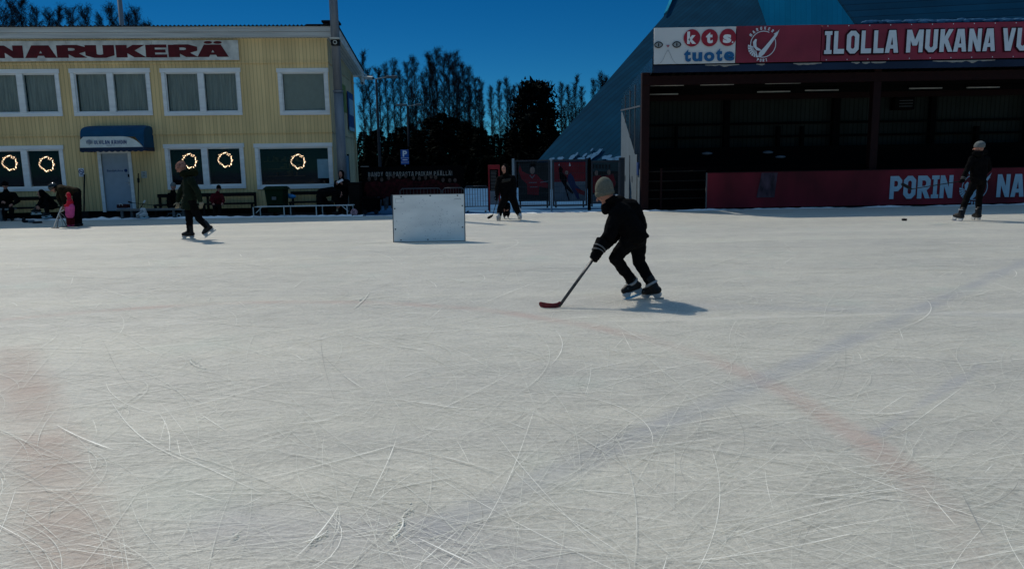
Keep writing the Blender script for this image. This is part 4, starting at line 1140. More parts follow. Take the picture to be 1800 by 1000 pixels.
# lower board: PORIN (emblem) NA
xb0 = xz(1243, 330, YS)[0]; zbt, zbb = xz(1243, 304.5, YS - .3)[1], .06
FL = Frame((0, YS - .3, 0))
lb_ = thing('rink_board', 'long low dark red board reading PORIN NA in pale blue letters', 'banner', (10, YS - .3, 0))
xb0 = xz(1243, 330, YS - .3)[0]
wavy_panel(MB(FL), xb0, XR, zbb, zbt, 0, .008, nx=120, seed=11).build('panel', M['board_red'], lb_, smooth=True)
MB(FL).box(xb0 - .03, xb0 - .002, .0, .08, 0, zbt + .01).build('end_post', M['grey_metal'], lb_)
MB(FL).box(xb0, XR, .0, .085, zbt + .001, zbt + .025).build('top_rail', M['frame_red'], lb_)
lt = MB(FL)
qa = lambda px, py=328: xz(px, py, YS - .3)
for ch, a, c in (('P', 1564, 1585), ('O', 1588, 1609.5), ('R', 1612.5, 1635), ('I', 1637, 1650), ('N', 1652, 1674.5), ('N', 1752, 1774.5), ('A', 1777, 1800), ('R', 1804, 1826)):
    block_text(lt, ch, qa(a)[0], qa(c)[0], qa(1650, 348.5)[1], qa(1650, 308.5)[1], -.012)
lt.build('lettering', M['letter_blue'], lb_)
mb = MB(FL); c = qa(1713, 329); emblem(mb, c[0], c[1], .40, -.012); arc_text(mb, 'PORI', c[0], c[1], .53, radians(270), radians(11), .09, -.012, True)
arc_text(mb, 'NARUKERÄ', c[0], c[1], .43, radians(90), radians(16), .09, -.012)
mb.build('emblem', M['letter_blue'], lb_)
mb = MB(FL); mb.quad((qa(1330)[0], -.006, zbb + .3), (qa(1362)[0], -.006, zbb + .3), (qa(1366)[0], -.006, zbt - .02), (qa(1338)[0], -.006, zbt - .02)); 
mb.build('scuffed_patch', mat('scuffed_patch', (.06, .035, .05), .6, .2, var=.7, scale=5, stretch=(1, 1, .5)), lb_)

# ------------------------------------------------------------------ the big hall behind
hall = thing('sports_hall', 'huge blue-grey pyramid roofed sports hall behind the stand', 'building', P(1100, 281, 46))
A0 = P(944, 284, 45); T_ = P(1152, 46, 62)
nrm = V((1, 0, 0)).cross(T_ - A0).normalized()
def onA(px, py):
    d = ray(px, py); c = V((0, 0, CAM_H)); return c + d * ((A0 - c).dot(nrm) / d.dot(nrm))
def slab(name, pts, m_, t=.3, parent=hall):
    n = (V(pts[1]) - V(pts[0])).cross(V(pts[2]) - V(pts[0])).normalized()
    if n.y < 0: n = -n
    return MB().prism(pts, n * t).build(name, M[m_], parent)
def onP(px, py, q0, n):
    d = ray(px, py); c = V((0, 0, CAM_H)); return c + d * ((q0 - c).dot(n) / d.dot(n))
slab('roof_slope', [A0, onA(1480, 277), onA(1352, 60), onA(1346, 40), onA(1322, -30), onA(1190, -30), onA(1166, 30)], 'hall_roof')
# narrow paler rim along the upper left edge
qL = [onA(1166, 30), onA(1190, -30), onA(1184, -30), onA(1160, 36)]
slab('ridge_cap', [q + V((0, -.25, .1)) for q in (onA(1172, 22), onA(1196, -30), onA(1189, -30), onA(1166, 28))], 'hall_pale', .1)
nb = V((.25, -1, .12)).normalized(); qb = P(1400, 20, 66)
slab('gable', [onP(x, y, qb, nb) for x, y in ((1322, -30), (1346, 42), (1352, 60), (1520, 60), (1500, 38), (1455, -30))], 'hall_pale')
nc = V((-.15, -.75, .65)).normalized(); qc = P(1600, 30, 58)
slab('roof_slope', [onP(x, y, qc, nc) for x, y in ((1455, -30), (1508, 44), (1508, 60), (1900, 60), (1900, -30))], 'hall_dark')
mb = MB(); rnd = random.Random(12)
for i in range(120):                          # snow caught along the eave of the far slope
    px_ = rnd.uniform(1518, 1880); q = onP(px_, 41.0 - (px_ - 1520) * .017 - rnd.uniform(0, 3), qc, nc)
    mb.ell(q - nc * .0, rnd.uniform(.15, .7), .12, rnd.uniform(.05, .13), None, 8)
mb.build('snow_line', mat('shade_blue_roof_snow', (.05, .14, .24), .8, .1), hall, smooth=True)  # snow in shade: the shade is part of its blue colour
mb = MB(); dr_ = (T_ - A0).normalized(); ee = V((1, 0, 0))
for cx_, cy_, ln, wd in ((1006, 279, 1.0, .5), (1013, 274, .7, .22), (1027, 276, 1.0, .3), (1043, 276, 1.2, .55), (1036, 277, .8, .4), (1052, 270, 1.3, .35), (1066, 279, .8, .9), (1085, 281, .8, .8), (970, 282, .5, .5), (985, 281, .6, .6), (1040, 266, .6, .14), (1075, 282, .5, 1.2), (1022, 281, .4, .8)):
    wd *= .38; ln *= .42; c = onA(cx_, cy_) + nrm * (-.06 if nrm.y > 0 else .06); n = 14; pts = []
    for i in range(n):
        a = 2 * pi * i / n; r = .8 + .5 * mnoise.noise(V((cos(a) * 2 + cx_, sin(a) * 2, 0)))
        pts.append(c + ee * (wd * cos(a) * r) + dr_ * (ln * sin(a) * r))
    mb.prism(pts, nrm * .04)
mb.build('snow_patch', mat('shade_blue_roof_snow', (.05, .14, .24), .8, .1), hall)  # same blue, with the shade painted in
MB().box(A0.x + .3, 24, 45.2, 46, -.1, 1.7).build('wall', M['stand_dark'], hall)

# ------------------------------------------------------------------ trees
def birch_mesh(seed, H=15.0, width=1.9, bare=.0):
    """trunk and crown of a leafless birch: rising limbs, fine hanging twigs"""
    rnd = random.Random(seed); tr, cr = MB(), MB()
    pts = [V((.12 * mnoise.noise(V((z * .3, seed, 0))) * z / 4, .12 * mnoise.noise(V((z * .3, 5, seed))) * z / 4, z)) for z in [H * i / 14 for i in range(15)]]
    tr.tube(pts, [.15 * (1 - .93 * i / 14) + .008 for i in range(15)], 7)
    def ribbon(p, q, w_):
        d = (q - p).normalized(); s = d.cross(V((rnd.gauss(0, 1), rnd.gauss(0, 1), rnd.gauss(0, .3)))).normalized() * w_
        cr.add([p - s, p + s, q + s * .4, q - s * .4], [(0, 1, 2, 3)])
    for k in range(64):
        f = .10 + .88 * (k / 64) ** .9; z = H * f; i = min(13, int(f * 14)); base = pts[i].lerp(pts[i + 1], f * 14 - i)
        a = rnd.uniform(0, 6.28); L_ = width * .68 * (1 - f) ** .6 * rnd.uniform(.45, 1.15) + .30
        if f < .3: L_ *= .7
        p = base; d = V((cos(a), sin(a), rnd.uniform(.7, 1.6))).normalized(); nseg = 5; lim = [p]
        for s_ in range(nseg):
            d = (d + V((rnd.gauss(0, .1), rnd.gauss(0, .1), rnd.uniform(-.05, .18)))).normalized(); p = p + d * (L_ / nseg * 1.5); lim.append(p)
        tr.tube(lim, [.035 * (1 - f * .6) * (1 - .8 * j / nseg) + .004 for j in range(nseg + 1)], 4)
        for j in range(1, nseg + 1):
            for t in range(rnd.randint(4, 8)):
                q = lim[j - 1].lerp(lim[j], rnd.random())
                dd = (d * .6 + V((rnd.gauss(0, .6), rnd.gauss(0, .6), rnd.uniform(-.2, .8)))).normalized()
                e = q + dd * rnd.uniform(.3, .75); ribbon(q, e, .010)
                for u in range(4):
                    g = q.lerp(e, rnd.uniform(.3, 1)); h = g + V((rnd.gauss(0, .16), rnd.gauss(0, .16), rnd.uniform(-.42, .12))); ribbon(g, h, .008)
    return tr, cr
def spruce_mesh(seed, H=9.0, R_=2.2, round_=False):
    rnd = random.Random(seed); tr, cr = MB(), MB()
    tr.tube([(0, 0, 0), (.05, .02, H * .5), (0, 0, H * .98)], [.17, .10, .015], 7)
    n = 6500 if round_ else 3000
    cl = [(rnd.uniform(.15, .97), rnd.uniform(0, 6.28), rnd.uniform(.45, 1.0)) for _ in range(80)]
    for i in range(n):
        if round_:
            f, a, rr = rnd.choice(cl); rmax = R_ * (sin(pi * min(1, .12 + f * .88)) ** .55) * (1 - .25 * f)
            c = V((cos(a) * rmax * rr, sin(a) * rmax * rr, H * f)) + V((rnd.gauss(0, .30), rnd.gauss(0, .30), rnd.gauss(0, .22)))
            s = rnd.uniform(.15, .32); d = V((rnd.gauss(0, 1), rnd.gauss(0, 1), rnd.gauss(.3, 1))).normalized()
        else:
            f = rnd.random() ** 1.25 * .98 + .01; a = rnd.uniform(0, 6.28)
            lay = .72 + .28 * abs(sin(f * 42 + a * 1.5)); r = R_ * (1 - f) ** .85 * lay * rnd.random() ** .4 + .05
            c = V((cos(a) * r, sin(a) * r, H * f - r * .22)); s = rnd.uniform(.12, .30); d = V((cos(a), sin(a), rnd.uniform(-.7, .1))).normalized()
        e = d.cross(V((rnd.gauss(0, 1), rnd.gauss(0, 1), rnd.gauss(0, 1)))).normalized()
        cr.add([c - e * s * .5, c + d * s * 1.2 - e * s * .2, c + d * s * 1.5, c + e * s * .5], [(0, 1, 2, 3)])
    return tr, cr
PROTO = {}
def tree(kind, seed, loc, sc, rot, label, cat, group, H, **kw):
    key = (kind, seed)
    nm = {'birch': 'birch_tree', 'spruce': 'spruce_tree', 'pine': 'pine_tree'}[kind]
    if key not in PROTO:
        t = thing(nm, label, cat, (0, 0, 0), group)
        tr, cr = birch_mesh(seed, **kw) if kind == 'birch' else spruce_mesh(seed, H, round_=(kind == 'pine'), **kw)
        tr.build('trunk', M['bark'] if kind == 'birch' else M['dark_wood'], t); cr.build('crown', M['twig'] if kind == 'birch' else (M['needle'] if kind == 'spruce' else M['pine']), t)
        PROTO[key] = t
    else:
        t = copy_tree(PROTO[key]); t['label'] = label
        t['group'] = group
    t.location = loc; t.scale = (sc[0], sc[0], sc[1]); t.rotation_euler = (0, 0, rot)
    return t
rnd = random.Random(77)
extra = random.Random(5)
def birch_at(i, px, top, Y, label, group, fat=1.0):
    b = G(px, 340); x = P(px, 280, Y).x; H = P(px, top, Y).z
    tree('birch', i % 5, (x, Y, -.05), (H / 15 * fat * rnd.uniform(.85, 1.1), H / 15), rnd.uniform(0, 6.28), label, 'birch', group, 15)
for i, (px, top, Y) in enumerate(((-20, 8, 56), (5, -6, 60), (32, -12, 55), (52, -2, 60), (66, -4, 58), (90, 12, 56), (112, 16, 63), (128, 14, 60), (153, 12, 56), (176, 12, 58), (200, 26, 60), (224, 8, 56), (248, 24, 62), (262, 12, 58), (276, 38, 60))):
    birch_at(i, px, top, Y, 'bare birch among those rising behind the clubhouse roof', 'birches behind the clubhouse roof', .85)
ROW = [(644, 92, 62), (655, 120, 70), (672, 118, 72), (684, 112, 70), (697, 104, 68), (708, 124, 75), (722, 108, 72), (734, 100, 66), (748, 128, 74), (760, 92, 64), (772, 86, 66), (784, 98, 62), (793, 92, 68), (806, 92, 64), (818, 110, 66), (828, 118, 70), (838, 136, 66), (848, 138, 72), (866, 152, 75), (880, 142, 72), (893, 138, 68), (905, 150, 76), (918, 148, 74), (988, 146, 74), (1000, 150, 70), (1012, 134, 72), (1022, 152, 76), (1044, 140, 66), (1055, 128, 64), (1064, 134, 68)]
ROW += [(px + extra.uniform(4, 9), top + extra.uniform(14, 46), Y + extra.uniform(4, 14)) for px, top, Y in ROW if (px < 930 or px > 985) and extra.random() < .6]
for i, (px, top, Y) in enumerate(ROW):
    birch_at(i + 2, px, top, Y, 'bare birch in the row beyond the yard between clubhouse and hall', 'birches beyond the yard', .84)
x = P(942, 280, 62).x; H = P(942, 143, 62).z
tree('pine', 3, (x, 62, 0), (1.0, 1.0), .5, 'dark dense round-headed pine beside the hall roof', 'pine', None, H, R_=2.35)
for i, (px, top, Y, R2) in enumerate(((650, 236, 58, 1), (668, 226, 60, 1.1), (690, 232, 56, 1.2), (712, 220, 60, 1.1), (735, 226, 57, 1.1), (757, 205, 60, 1.2), (778, 196, 58, 1.2), (800, 204, 61, 1.2), (822, 212, 58, 1.2), (845, 222, 56, 1.1), (862, 236, 58, 1.0), (885, 240, 60, 1.0), (905, 226, 56, 1.0), (968, 206, 54, .9), (985, 238, 60, 1.1), (925, 214, 60, 1.2), (1005, 232, 64, 1.2), (640, 230, 63, 1.1), (660, 228, 66, .8), (702, 222, 66, .8), (725, 216, 68, .8), (768, 206, 66, .8), (790, 204, 66, .85), (812, 212, 67, .8), (835, 220, 66, .8), (853, 226, 66, .8), (873, 234, 66, .8), (895, 230, 66, .8), (960, 214, 66, .8), (978, 228, 66, .8))):
    x = P(px, 280, Y).x; H = P(px, top, Y).z
    tree('spruce', i % 3, (x, Y, -.05), (.78 * R2 * H / 5, H / 9), rnd.uniform(0, 6), 'black-green young spruce in the thicket under the birches', 'spruce', 'spruces under the birches', 9.0)
for i in range(26):
    px = 636 + i * 13.5 + rnd.uniform(-4, 4); Y = rnd.uniform(49, 53); x = P(px, 280, Y).x; H = P(px, rnd.uniform(262, 280), Y).z
    if px > 960: continue
    tree('spruce', 5 + i % 2, (x, Y, -.05), (H / 3.2 * .9, H / 3.2), rnd.uniform(0, 6), 'low dark bush along the back of the yard', 'bush', 'bushes along the yard', 3.2, R_=1.5).name = 'bush'
# ------------------------------------------------------------------ masts, lamps, signs, fence, gate
def vpost(name, label, cat, px, py, Y, r0, r1, top, m_, group=None):
    q = P(px, py, Y); t = thing(name, label, cat, (q.x, Y, 0), group)
    return t, q.x
t, xm = vpost('light_mast', 'thick galvanised light mast in front of the clubhouse corner', 'mast', 598.5, 240, 24.95, 0, 0, 0, 0)
for k, (a, b, r0, r1) in enumerate(((0, 3.95, .158, .148), (3.95, 9.5, .140, .130))):
    MB().tube([(xm, 24.95, a), (xm, 24.95, b)], [r0, r1], 24).build('mast_section', M['steel'], t, smooth=False)
for o in t.children: o.data.polygons.foreach_set('use_smooth', [len(p.vertices) == 4 for p in o.data.polygons])
MB().tube([(xm, 24.95, 3.93), (xm, 24.95, 3.99)], .166, 24).build('collar', M['steel'], t)
cm = thing('camera_box', 'small security camera box strapped to the light mast', 'security camera', P(591, 75, 24.79))
q = P(591, 75, 24.79)
MB().bevbox(q.x - .135, q.x + .135, 24.61, 24.805, q.z - .11, q.z + .06, .01).build('housing', M['black'], cm)
MB().bevbox(q.x - .15, q.x + .16, 24.55, 24.81, q.z + .062, q.z + .12, .012).build('hood', M['notice'], cm)
MB().tube([(q.x + .01, 24.61, q.z - .03), (q.x + .01, 24.55, q.z - .03)], .065, 16).build('lens_ring', M['notice'], cm)
MB().tube([(q.x + .01, 24.56, q.z - .03), (q.x + .01, 24.547, q.z - .03)], .04, 16).build('lens', M['black'], cm)
q = P(212, 20, 36)
t = thing('roof_mast', 'slim grey mast rising behind the clubhouse roof', 'mast', (q.x, 36, 0))
MB().tube([(q.x, 36, 0), (q.x, 36, 10.5)], [.12, .10], 16).build('shaft', M['steel'], t, smooth=True)
MB().tube([(q.x, 36, 0), (q.x, 36, .12)], .25, 16).build('foot', M['steel'], t)
# cameras under the back eave of the clubhouse
for k, (px, py) in enumerate(((636.5, 142), (645, 137))):
    q = P(px, py, 31.6)
    t = thing('eave_camera', 'white tube camera hanging lower, beside the clubhouse back corner' if k == 0 else 'white camera pointing out from under the clubhouse back eave', 'security camera', q)
    if k == 0: MB().tube([q + V((0, 0, .16)), q + V((.03, -.05, -.14))], .09, 12).build('tube_body', M['pale_metal'], t); MB().tube([q + V((.03, -.051, -.1)), q + V((.035, -.14, -.12))], .045, 12).build('lens', M['black'], t)
    else: MB().tube([q + V((-.16, 0, .01)), q + V((.26, -.1, -.03))], .07, 12).build('tube_body', M['pale_metal'], t); MB().tube([q + V((.261, -.1, -.03)), q + V((.30, -.11, -.034))], .05, 12).build('lens', M['black'], t)
    MB().tube([q + V((-.02, 0, .1)), q + V((-.35, 0, .28))], .02, 8).build('bracket', M['pale_metal'], t)
# street lamps beyond the fence
for px, top, Y, arms, lb in ((667.5, 139, 46, ((-1, 640, 652), (1, 679, 699)), 'tall street lamp nearest the clubhouse with two lamp heads'), (719.5, 187, 58, ((-1, 697, 716), (1, 731, 741)), 'middle street lamp behind the blue parking sign'), (743.5, 217, 78, ((1, 750, 758), (-1, 731, 739)), 'farthest street lamp, thin and low against the trees'), (660.5, 264, 88, ((1, 662, 668),), 'short lamp post with one arm at the left of the thicket')):
    x = P(px, 280, Y).x; zt_ = P(px, top, Y).z
    t = thing('street_lamp', lb, 'street lamp', (x, Y, 0), 'street lamps beyond the yard')
    MB().tube([(x, Y, 0), (x, Y, zt_)], [.11 if Y < 80 else .05, .06 if Y < 80 else .03], 10).build('pole', mat('dark_lamp_pole', (.030, .033, .038), .7, .1), t, smooth=True)
    for s, a, c in arms:
        xa, xc = P(a, top - 1, Y).x, P(c, top - 1, Y).x; inn = xa if s > 0 else xc
        h = MB().bevbox(min(xa, xc), max(xa, xc), Y - .14, Y + .14, zt_ + .02, zt_ + .16, .03).build('lamp_head', M['grey_metal'], t)
        MB().tube([(x, Y, zt_ - .02), (inn, Y, zt_ + .08)], .03, 8).build('arm', M['grey_metal'], t)
# parking sign
Y = 40; a, b_ = P(704, 263.5, Y), P(719, 289, Y)
t = thing('parking_sign', 'blue parking sign with a white P above the black banner', 'sign', ((a.x + b_.x) / 2, Y, 0))
FP_ = Frame((0, Y, 0)); w_ = b_.x - a.x
MB(FP_).bevbox(a.x, b_.x, 0, .03, b_.z, a.z, .01).build('plate', M['sign_blue'], t)
MB().tube([((a.x + b_.x) / 2, Y + .06, 0), ((a.x + b_.x) / 2, Y + .06, a.z)], .03, 8).build('post', M['steel'], t)
mb = MB(FP_); hh = a.z - b_.z
font_text(mb, 'P', a.x + w_ * .26, a.x + w_ * .80, b_.z + hh * .52, b_.z + hh * .93, -.003, .03)
mb.box(a.x + w_ * .22, a.x + w_ * .82, -.005, -.002, b_.z + hh * .28, b_.z + hh * .33); mb.box(a.x, b_.x, -.005, -.002, b_.z + hh * .42, b_.z + hh * .44); mb.box(a.x, b_.x, -.005, -.002, b_.z + hh * .13, b_.z + hh * .15)
mb.build('lettering', M['white'], t)

# black team banner on the fence
YT = 24.6; FT = Frame((0, YT, 0)); tz = lambda px, py: (P(px, py, YT).x, P(px, py, YT).z)
x0, x1 = tz(636, 320)[0], tz(815.5, 320)[0]; zt_ = tz(720, 292.5)[1]; zb_ = tz(660, 362.5)[1]
tb = thing('team_banner', 'wide black banner with BANDY ON PARASTA PAIKAN PÄÄLLÄ above a row of players', 'banner', ((x0 + x1) / 2, YT, 0))
MB(FT).box(x0, x1, 0, .03, zb_, zt_).build('panel', M['void'], tb)
for x in (x0 + .05, (x0 + x1) / 2, x1 - .05): MB().tube([(x, YT + .08, 0), (x, YT + .08, zt_)], .035, 8).build('post', M['grey_metal'], tb)
MB(FT).box(x0 - .02, tz(648, 292)[0], -.012, .04, zt_ + .001, zt_ + .03).build('cap', M['grey_metal'], tb)
lt = MB(FT)
for s, a, c in (('BANDY', 647, 673.5), ('ON', 678, 688), ('PARASTA', 691, 727.5), ('PAIKAN', 730, 759), ('PÄÄLLÄ!', 762.5, 795)):
    block_text(lt, s, tz(a, 305)[0], tz(c, 305)[0], tz((a + c) / 2, 309.5 - (a - 720) * .014)[1], tz((a + c) / 2, 301.6 - (a - 720) * .014)[1], -.006, gap=.16, thick=.17)
lt.build('lettering', mat('letter_grey', (.17, .175, .17), .7, .2, var=.4, scale=9), tb)
rnd = random.Random(31); cr, hd, lg = MB(FT), MB(FT), MB(FT)
for i in range(15):
    px = 651 + i * 10.6 + rnd.uniform(-2, 2); py = 317 - 6 * sin(pi * i / 14) + rnd.uniform(-3, 3); x, z = tz(px, py); v = -.004 - i * .0006
    sw = rnd.uniform(.13, .18); lean = rnd.uniform(-.05, .05)
    cr.poly([(x + q[0] * sw + lean * q[1], v, z + q[1]) for q in ((-.45, -.09), (-1, -.14), (-1.25, -.42), (-.9, -.45), (-.75, -.3), (-.7, -.62), (.7, -.62), (.75, -.3), (.95, -.48), (1.3, -.4), (1, -.13), (.45, -.09))])
    hd.poly([(x + .055 * cos(2 * pi * j / 14), v - .0003, z + .075 * sin(2 * pi * j / 14)) for j in range(14)])
    if i < 5:
        for s in (-1, 1): lg.quad((x + s * .07 - .05, v, z - .60), (x + s * .07 + .05, v, z - .60), (x + s * .09 + .04, v, z - 1.0), (x + s * .09 - .04, v, z - 1.0))
cr.build('printed_jersey', mat('printed_jersey', (.03, .003, .005), .7, .1, var=.7, scale=8), tb)
hd.build('printed_head', mat('printed_head', (.06, .045, .04), .7, .1, var=.6, scale=9), tb); lg.build('printed_leg', mat('printed_leg', (.05, .06, .07), .7, .1, var=.5, scale=8), tb)

# crowd barriers in front of the banner, dark railing further right
def barrier(px0, px1, pt, pb, Y, m_, nb, label, group):
    a, c = P(px0, pt, Y), P(px1, pt, Y); z1 = (a.z + c.z) / 2; z0 = P((px0 + px1) / 2, pb, Y).z
    t = thing('crowd_barrier', label, 'barrier', ((a.x + c.x) / 2, Y, 0), group)
    r = .07
    pts = [(a.x, Y, .03), (a.x, Y, z1 - r), (a.x + r, Y, z1), (c.x - r, Y, z1), (c.x, Y, z1 - r), (c.x, Y, .03)]
    MB().tube(pts, .019, 8).build('frame', M[m_], t, smooth=True)
    MB().tube([(a.x, Y, z0), (c.x, Y, z0)], .014, 8).build('bottom_rail', M[m_], t)
    for i in range(1, nb):
        x = a.x + (c.x - a.x) * i / nb; MB().tube([(x, Y, z0), (x, Y, z1)], .008, 6).build('bar', M[m_], t)
    for x in (a.x + .1, c.x - .1): MB().bevbox(x - .02, x + .02, Y - .25, Y + .25, 0, .028, .005).build('foot', M[m_], t)
barrier(703, 775, 331.5, 362, 24.2, 'rail', 12, 'grey crowd barrier behind the white goal board', 'crowd barriers before the banner')
barrier(778, 815.5, 330.5, 362, 24.15, 'rail', 8, 'short grey crowd barrier at the right end of the black banner', 'crowd barriers before the banner')
barrier(816, 858, 327.5, 363, 24.3, 'gate', 9, 'dark blue railing between the banner and the info board', None)

# info board
YI = 24.0; x0, x1 = P(858.5, 330, YI).x, P(879, 330, YI).x; zt_ = P(868, 290, YI).z; F_ = Frame((0, YI, 0))
t = thing('info_board', 'tall red framed notice board beside the gate', 'sign', ((x0 + x1) / 2, YI, 0))
MB(F_).bevbox(x0, x1, 0, .05, zt_ - .14, zt_, .006).build('header', M['poster_red'], t)
for x in (x0, x1 - .05): MB(F_).bevbox(x, x + .05, 0, .05, 0, zt_ - .142, .006).build('post', M['poster_red'], t)
z1_, z2_ = P(868, 336, YI).z, P(868, 360, YI).z
MB(F_).box(x0 + .051, x1 - .051, .01, .04, z1_, zt_ - .145).build('panel', M['void'], t)
MB(F_).box(x0 + .051, x1 - .051, .01, .04, z2_, z1_ - .003).build('lower_panel', M['poster_grey'], t)
mb = MB(F_); rb = random.Random(3)
for i in range(14): z = zt_ - .2 - i * .045; mb.box(x0 + .08, x1 - .08 - rb.uniform(0, .06), .006, .0095, z - .008, z + .004)
mb.build('printed_line', M['grey_metal'], t)

# gate of two mesh leaves, side mesh panel
YG = 23.9; FG = Frame((0, YG, 0)); gz = lambda px, py: (P(px, py, YG).x, P(px, py, YG).z)
def mesh_leaf(t, l, r, tp, bt, part):
    x0, x1 = gz(l, 320)[0], gz(r, 320)[0]; z1, z0 = gz((l + r) / 2, tp)[1], gz((l + r) / 2, bt)[1]
    fr = MB(FG); b = .05
    fr.bevbox(x0, x0 + b, 0, .05, z0, z1, .004); fr.bevbox(x1 - b, x1, 0, .05, z0, z1, .004); fr.bevbox(x0 + b, x1 - b, 0, .05, z1 - b, z1, .004); fr.bevbox(x0 + b, x1 - b, 0, .05, z0, z0 + b, .004)
    o = fr.build(part, M['gate'], t)
    mb = MB(FG); n = int((x1 - x0) / .055)
    for i in range(1, n): x = x0 + (x1 - x0) * i / n; mb.box(x - .0028, x + .0028, .02, .026, z0 + b, z1 - b)
    k = int((z1 - z0) / .2)
    for i in range(1, k): z = z0 + (z1 - z0) * i / k; mb.box(x0 + b, x1 - b, .027, .034, z - .004, z + .004)
    mb.build('wire_mesh', M['gate'], o)
gt = thing('mesh_gate', 'dark blue steel double gate of wire mesh leaves', 'gate', (gz(968, 360)[0], YG, 0))
mesh_leaf(gt, 905, 967, 281.5, 363, 'gate_leaf'); mesh_leaf(gt, 971.5, 1032.5, 280.5, 362.5, 'gate_leaf')
for px, wd, m_ in ((969.3, .028, 'cabinet'), (1036, .05, 'void'), (902.5, .04, 'cabinet')):
    x = gz(px, 320)[0]; MB(FG).bevbox(x - wd, x + wd, -.01, .07, 0, gz(px, 279)[1], .006).build('gate_post', M[m_], gt)
pf = thing('mesh_fence', 'narrow wire mesh fence panel between gate and stand', 'fence', (gz(1066, 360)[0], YG, 0))
mesh_leaf(pf, 1039, 1092, 283, 358, 'panel_frame')
x = gz(1094, 320)[0]; MB(FG).bevbox(x - .09, x + .09, .1, .25, 0, gz(1094, 277)[1], .01).build('post', M['gate'], pf)

# printed posters standing behind the gate
def poster(l, r, tp, bt, Y, label, draw):
    F_ = Frame((0, Y, 0)); q = lambda px, py: (P(px, py, Y).x, P(px, py, Y).z)
    x0, x1 = q(l, 320)[0], q(r, 320)[0]; z1, z0 = q((l + r) / 2, tp)[1], q((l + r) / 2, bt)[1]
    t = thing('player_poster', label, 'poster', ((x0 + x1) / 2, Y, 0))
    for x in (x0 + .06, x1 - .06): MB().tube([(x, Y + .08, 0), (x, Y + .08, z1)], .03, 8).build('post', M['gate'], t)
    draw(t, F_, lambda a, b: q(l + (r - l) * a, tp + (bt - tp) * b), x0, x1, z0, z1)
def shape(F_, pts, v, t, m_, name, f):
    MB(F_).poly([(f(a, b)[0], v, f(a, b)[1]) for a, b in pts]).build(name, M[m_], t)
def d1(t, F_, f, x0, x1, z0, z1):
    MB(F_).box(x0, x1, 0, .03, z0, z1).build('panel', M['poster_dark'], t)
    shape(F_, ((.32, .30), (.12, .22), (.05, .05), (-.02 + .03, .2), (.10, .42), (.28, .55), (.30, .82), (.66, .84), (.68, .62), (.95, .66), (.97, .55), (.72, .42), (.60, .30)), -.004, t, 'poster_red', 'printed_jersey', f)
    c = f(.46, .20); MB(F_).poly([(c[0] + .085 * cos(2 * pi * i / 18), -.006, c[1] + .13 * sin(2 * pi * i / 18)) for i in range(18)]).build('printed_face', M['poster_skin'], t)
    shape(F_, ((.36, .14), (.38, .03), (.56, .03), (.57, .14), (.47, .11)), -.008, t, 'void', 'printed_helmet', f)
    mb = MB(F_); a, b = f(.34, .53), f(.60, .47); mb.box(a[0], b[0], -.008, -.006, a[1], a[1] + .03); a, b = f(.38, .64), f(.62, .6); mb.box(a[0], b[0], -.008, -.006, a[1], a[1] + .025)
    a = f(.36, .38); mb.poly([(a[0], -.008, a[1] + .06), (a[0] + .10, -.008, a[1] - .05), (a[0] + .2, -.008, a[1] + .08), (a[0] + .17, -.008, a[1] + .08), (a[0] + .10, -.008, a[1]), (a[0] + .03, -.008, a[1] + .08)])
    mb.build('printed_stripe', M['poster_grey'], t)
    shape(F_, ((.72, .50), (.98, .47), (.98, .49), (.72, .52)), -.009, t, 'poster_grey', 'printed_stick', f)
def d2(t, F_, f, x0, x1, z0, z1):
    zm = f(.5, .50)[1]
    MB(F_).box(x0, x1, 0, .03, zm, z1).build('panel', M['poster_red'], t); MB(F_).box(x0, x1, 0, .03, z0, zm - .002).build('lower_panel', M['poster_grey'], t)
    shape(F_, ((.14, .17), (.20, .10), (.28, .17), (.26, .26), (.42, .40), (.40, .55), (.62, .78), (.58, .82), (.36, .66), (.18, .42)), -.004, t, 'void', 'printed_player', f)
    shape(F_, ((.44, .34), (.52, .28), (.62, .38), (.70, .58), (.88, .72), (.99, .76), (.97, .84), (.78, .80), (.82, .94), (.74, .95), (.64, .80), (.50, .60), (.42, .46)), -.006, t, 'poster_blue', 'printed_player', f)
    shape(F_, ((.66, .66), (.84, .70), (.99, .76), (.97, .85), (.78, .80)), -.0075, t, 'poster_red', 'printed_sock', f)
    c = f(.40, .27); MB(F_).poly([(c[0] + .055 * cos(2 * pi * i / 14), -.008, c[1] + .07 * sin(2 * pi * i / 14)) for i in range(14)]).build('printed_face', M['poster_skin'], t)
    shape(F_, ((.36, .60), (.50, .97), (.46, .98), (.33, .62)), -.009, t, 'void', 'printed_stick', f)
    shape(F_, ((.145, .09), (.16, .04), (.175, .09)), -.009, t, 'letter_white', 'printed_mark', f); shape(F_, ((.48, .11), (.49, .02), (.51, .02), (.53, .10)), -.009, t, 'letter_white', 'printed_mark', f)
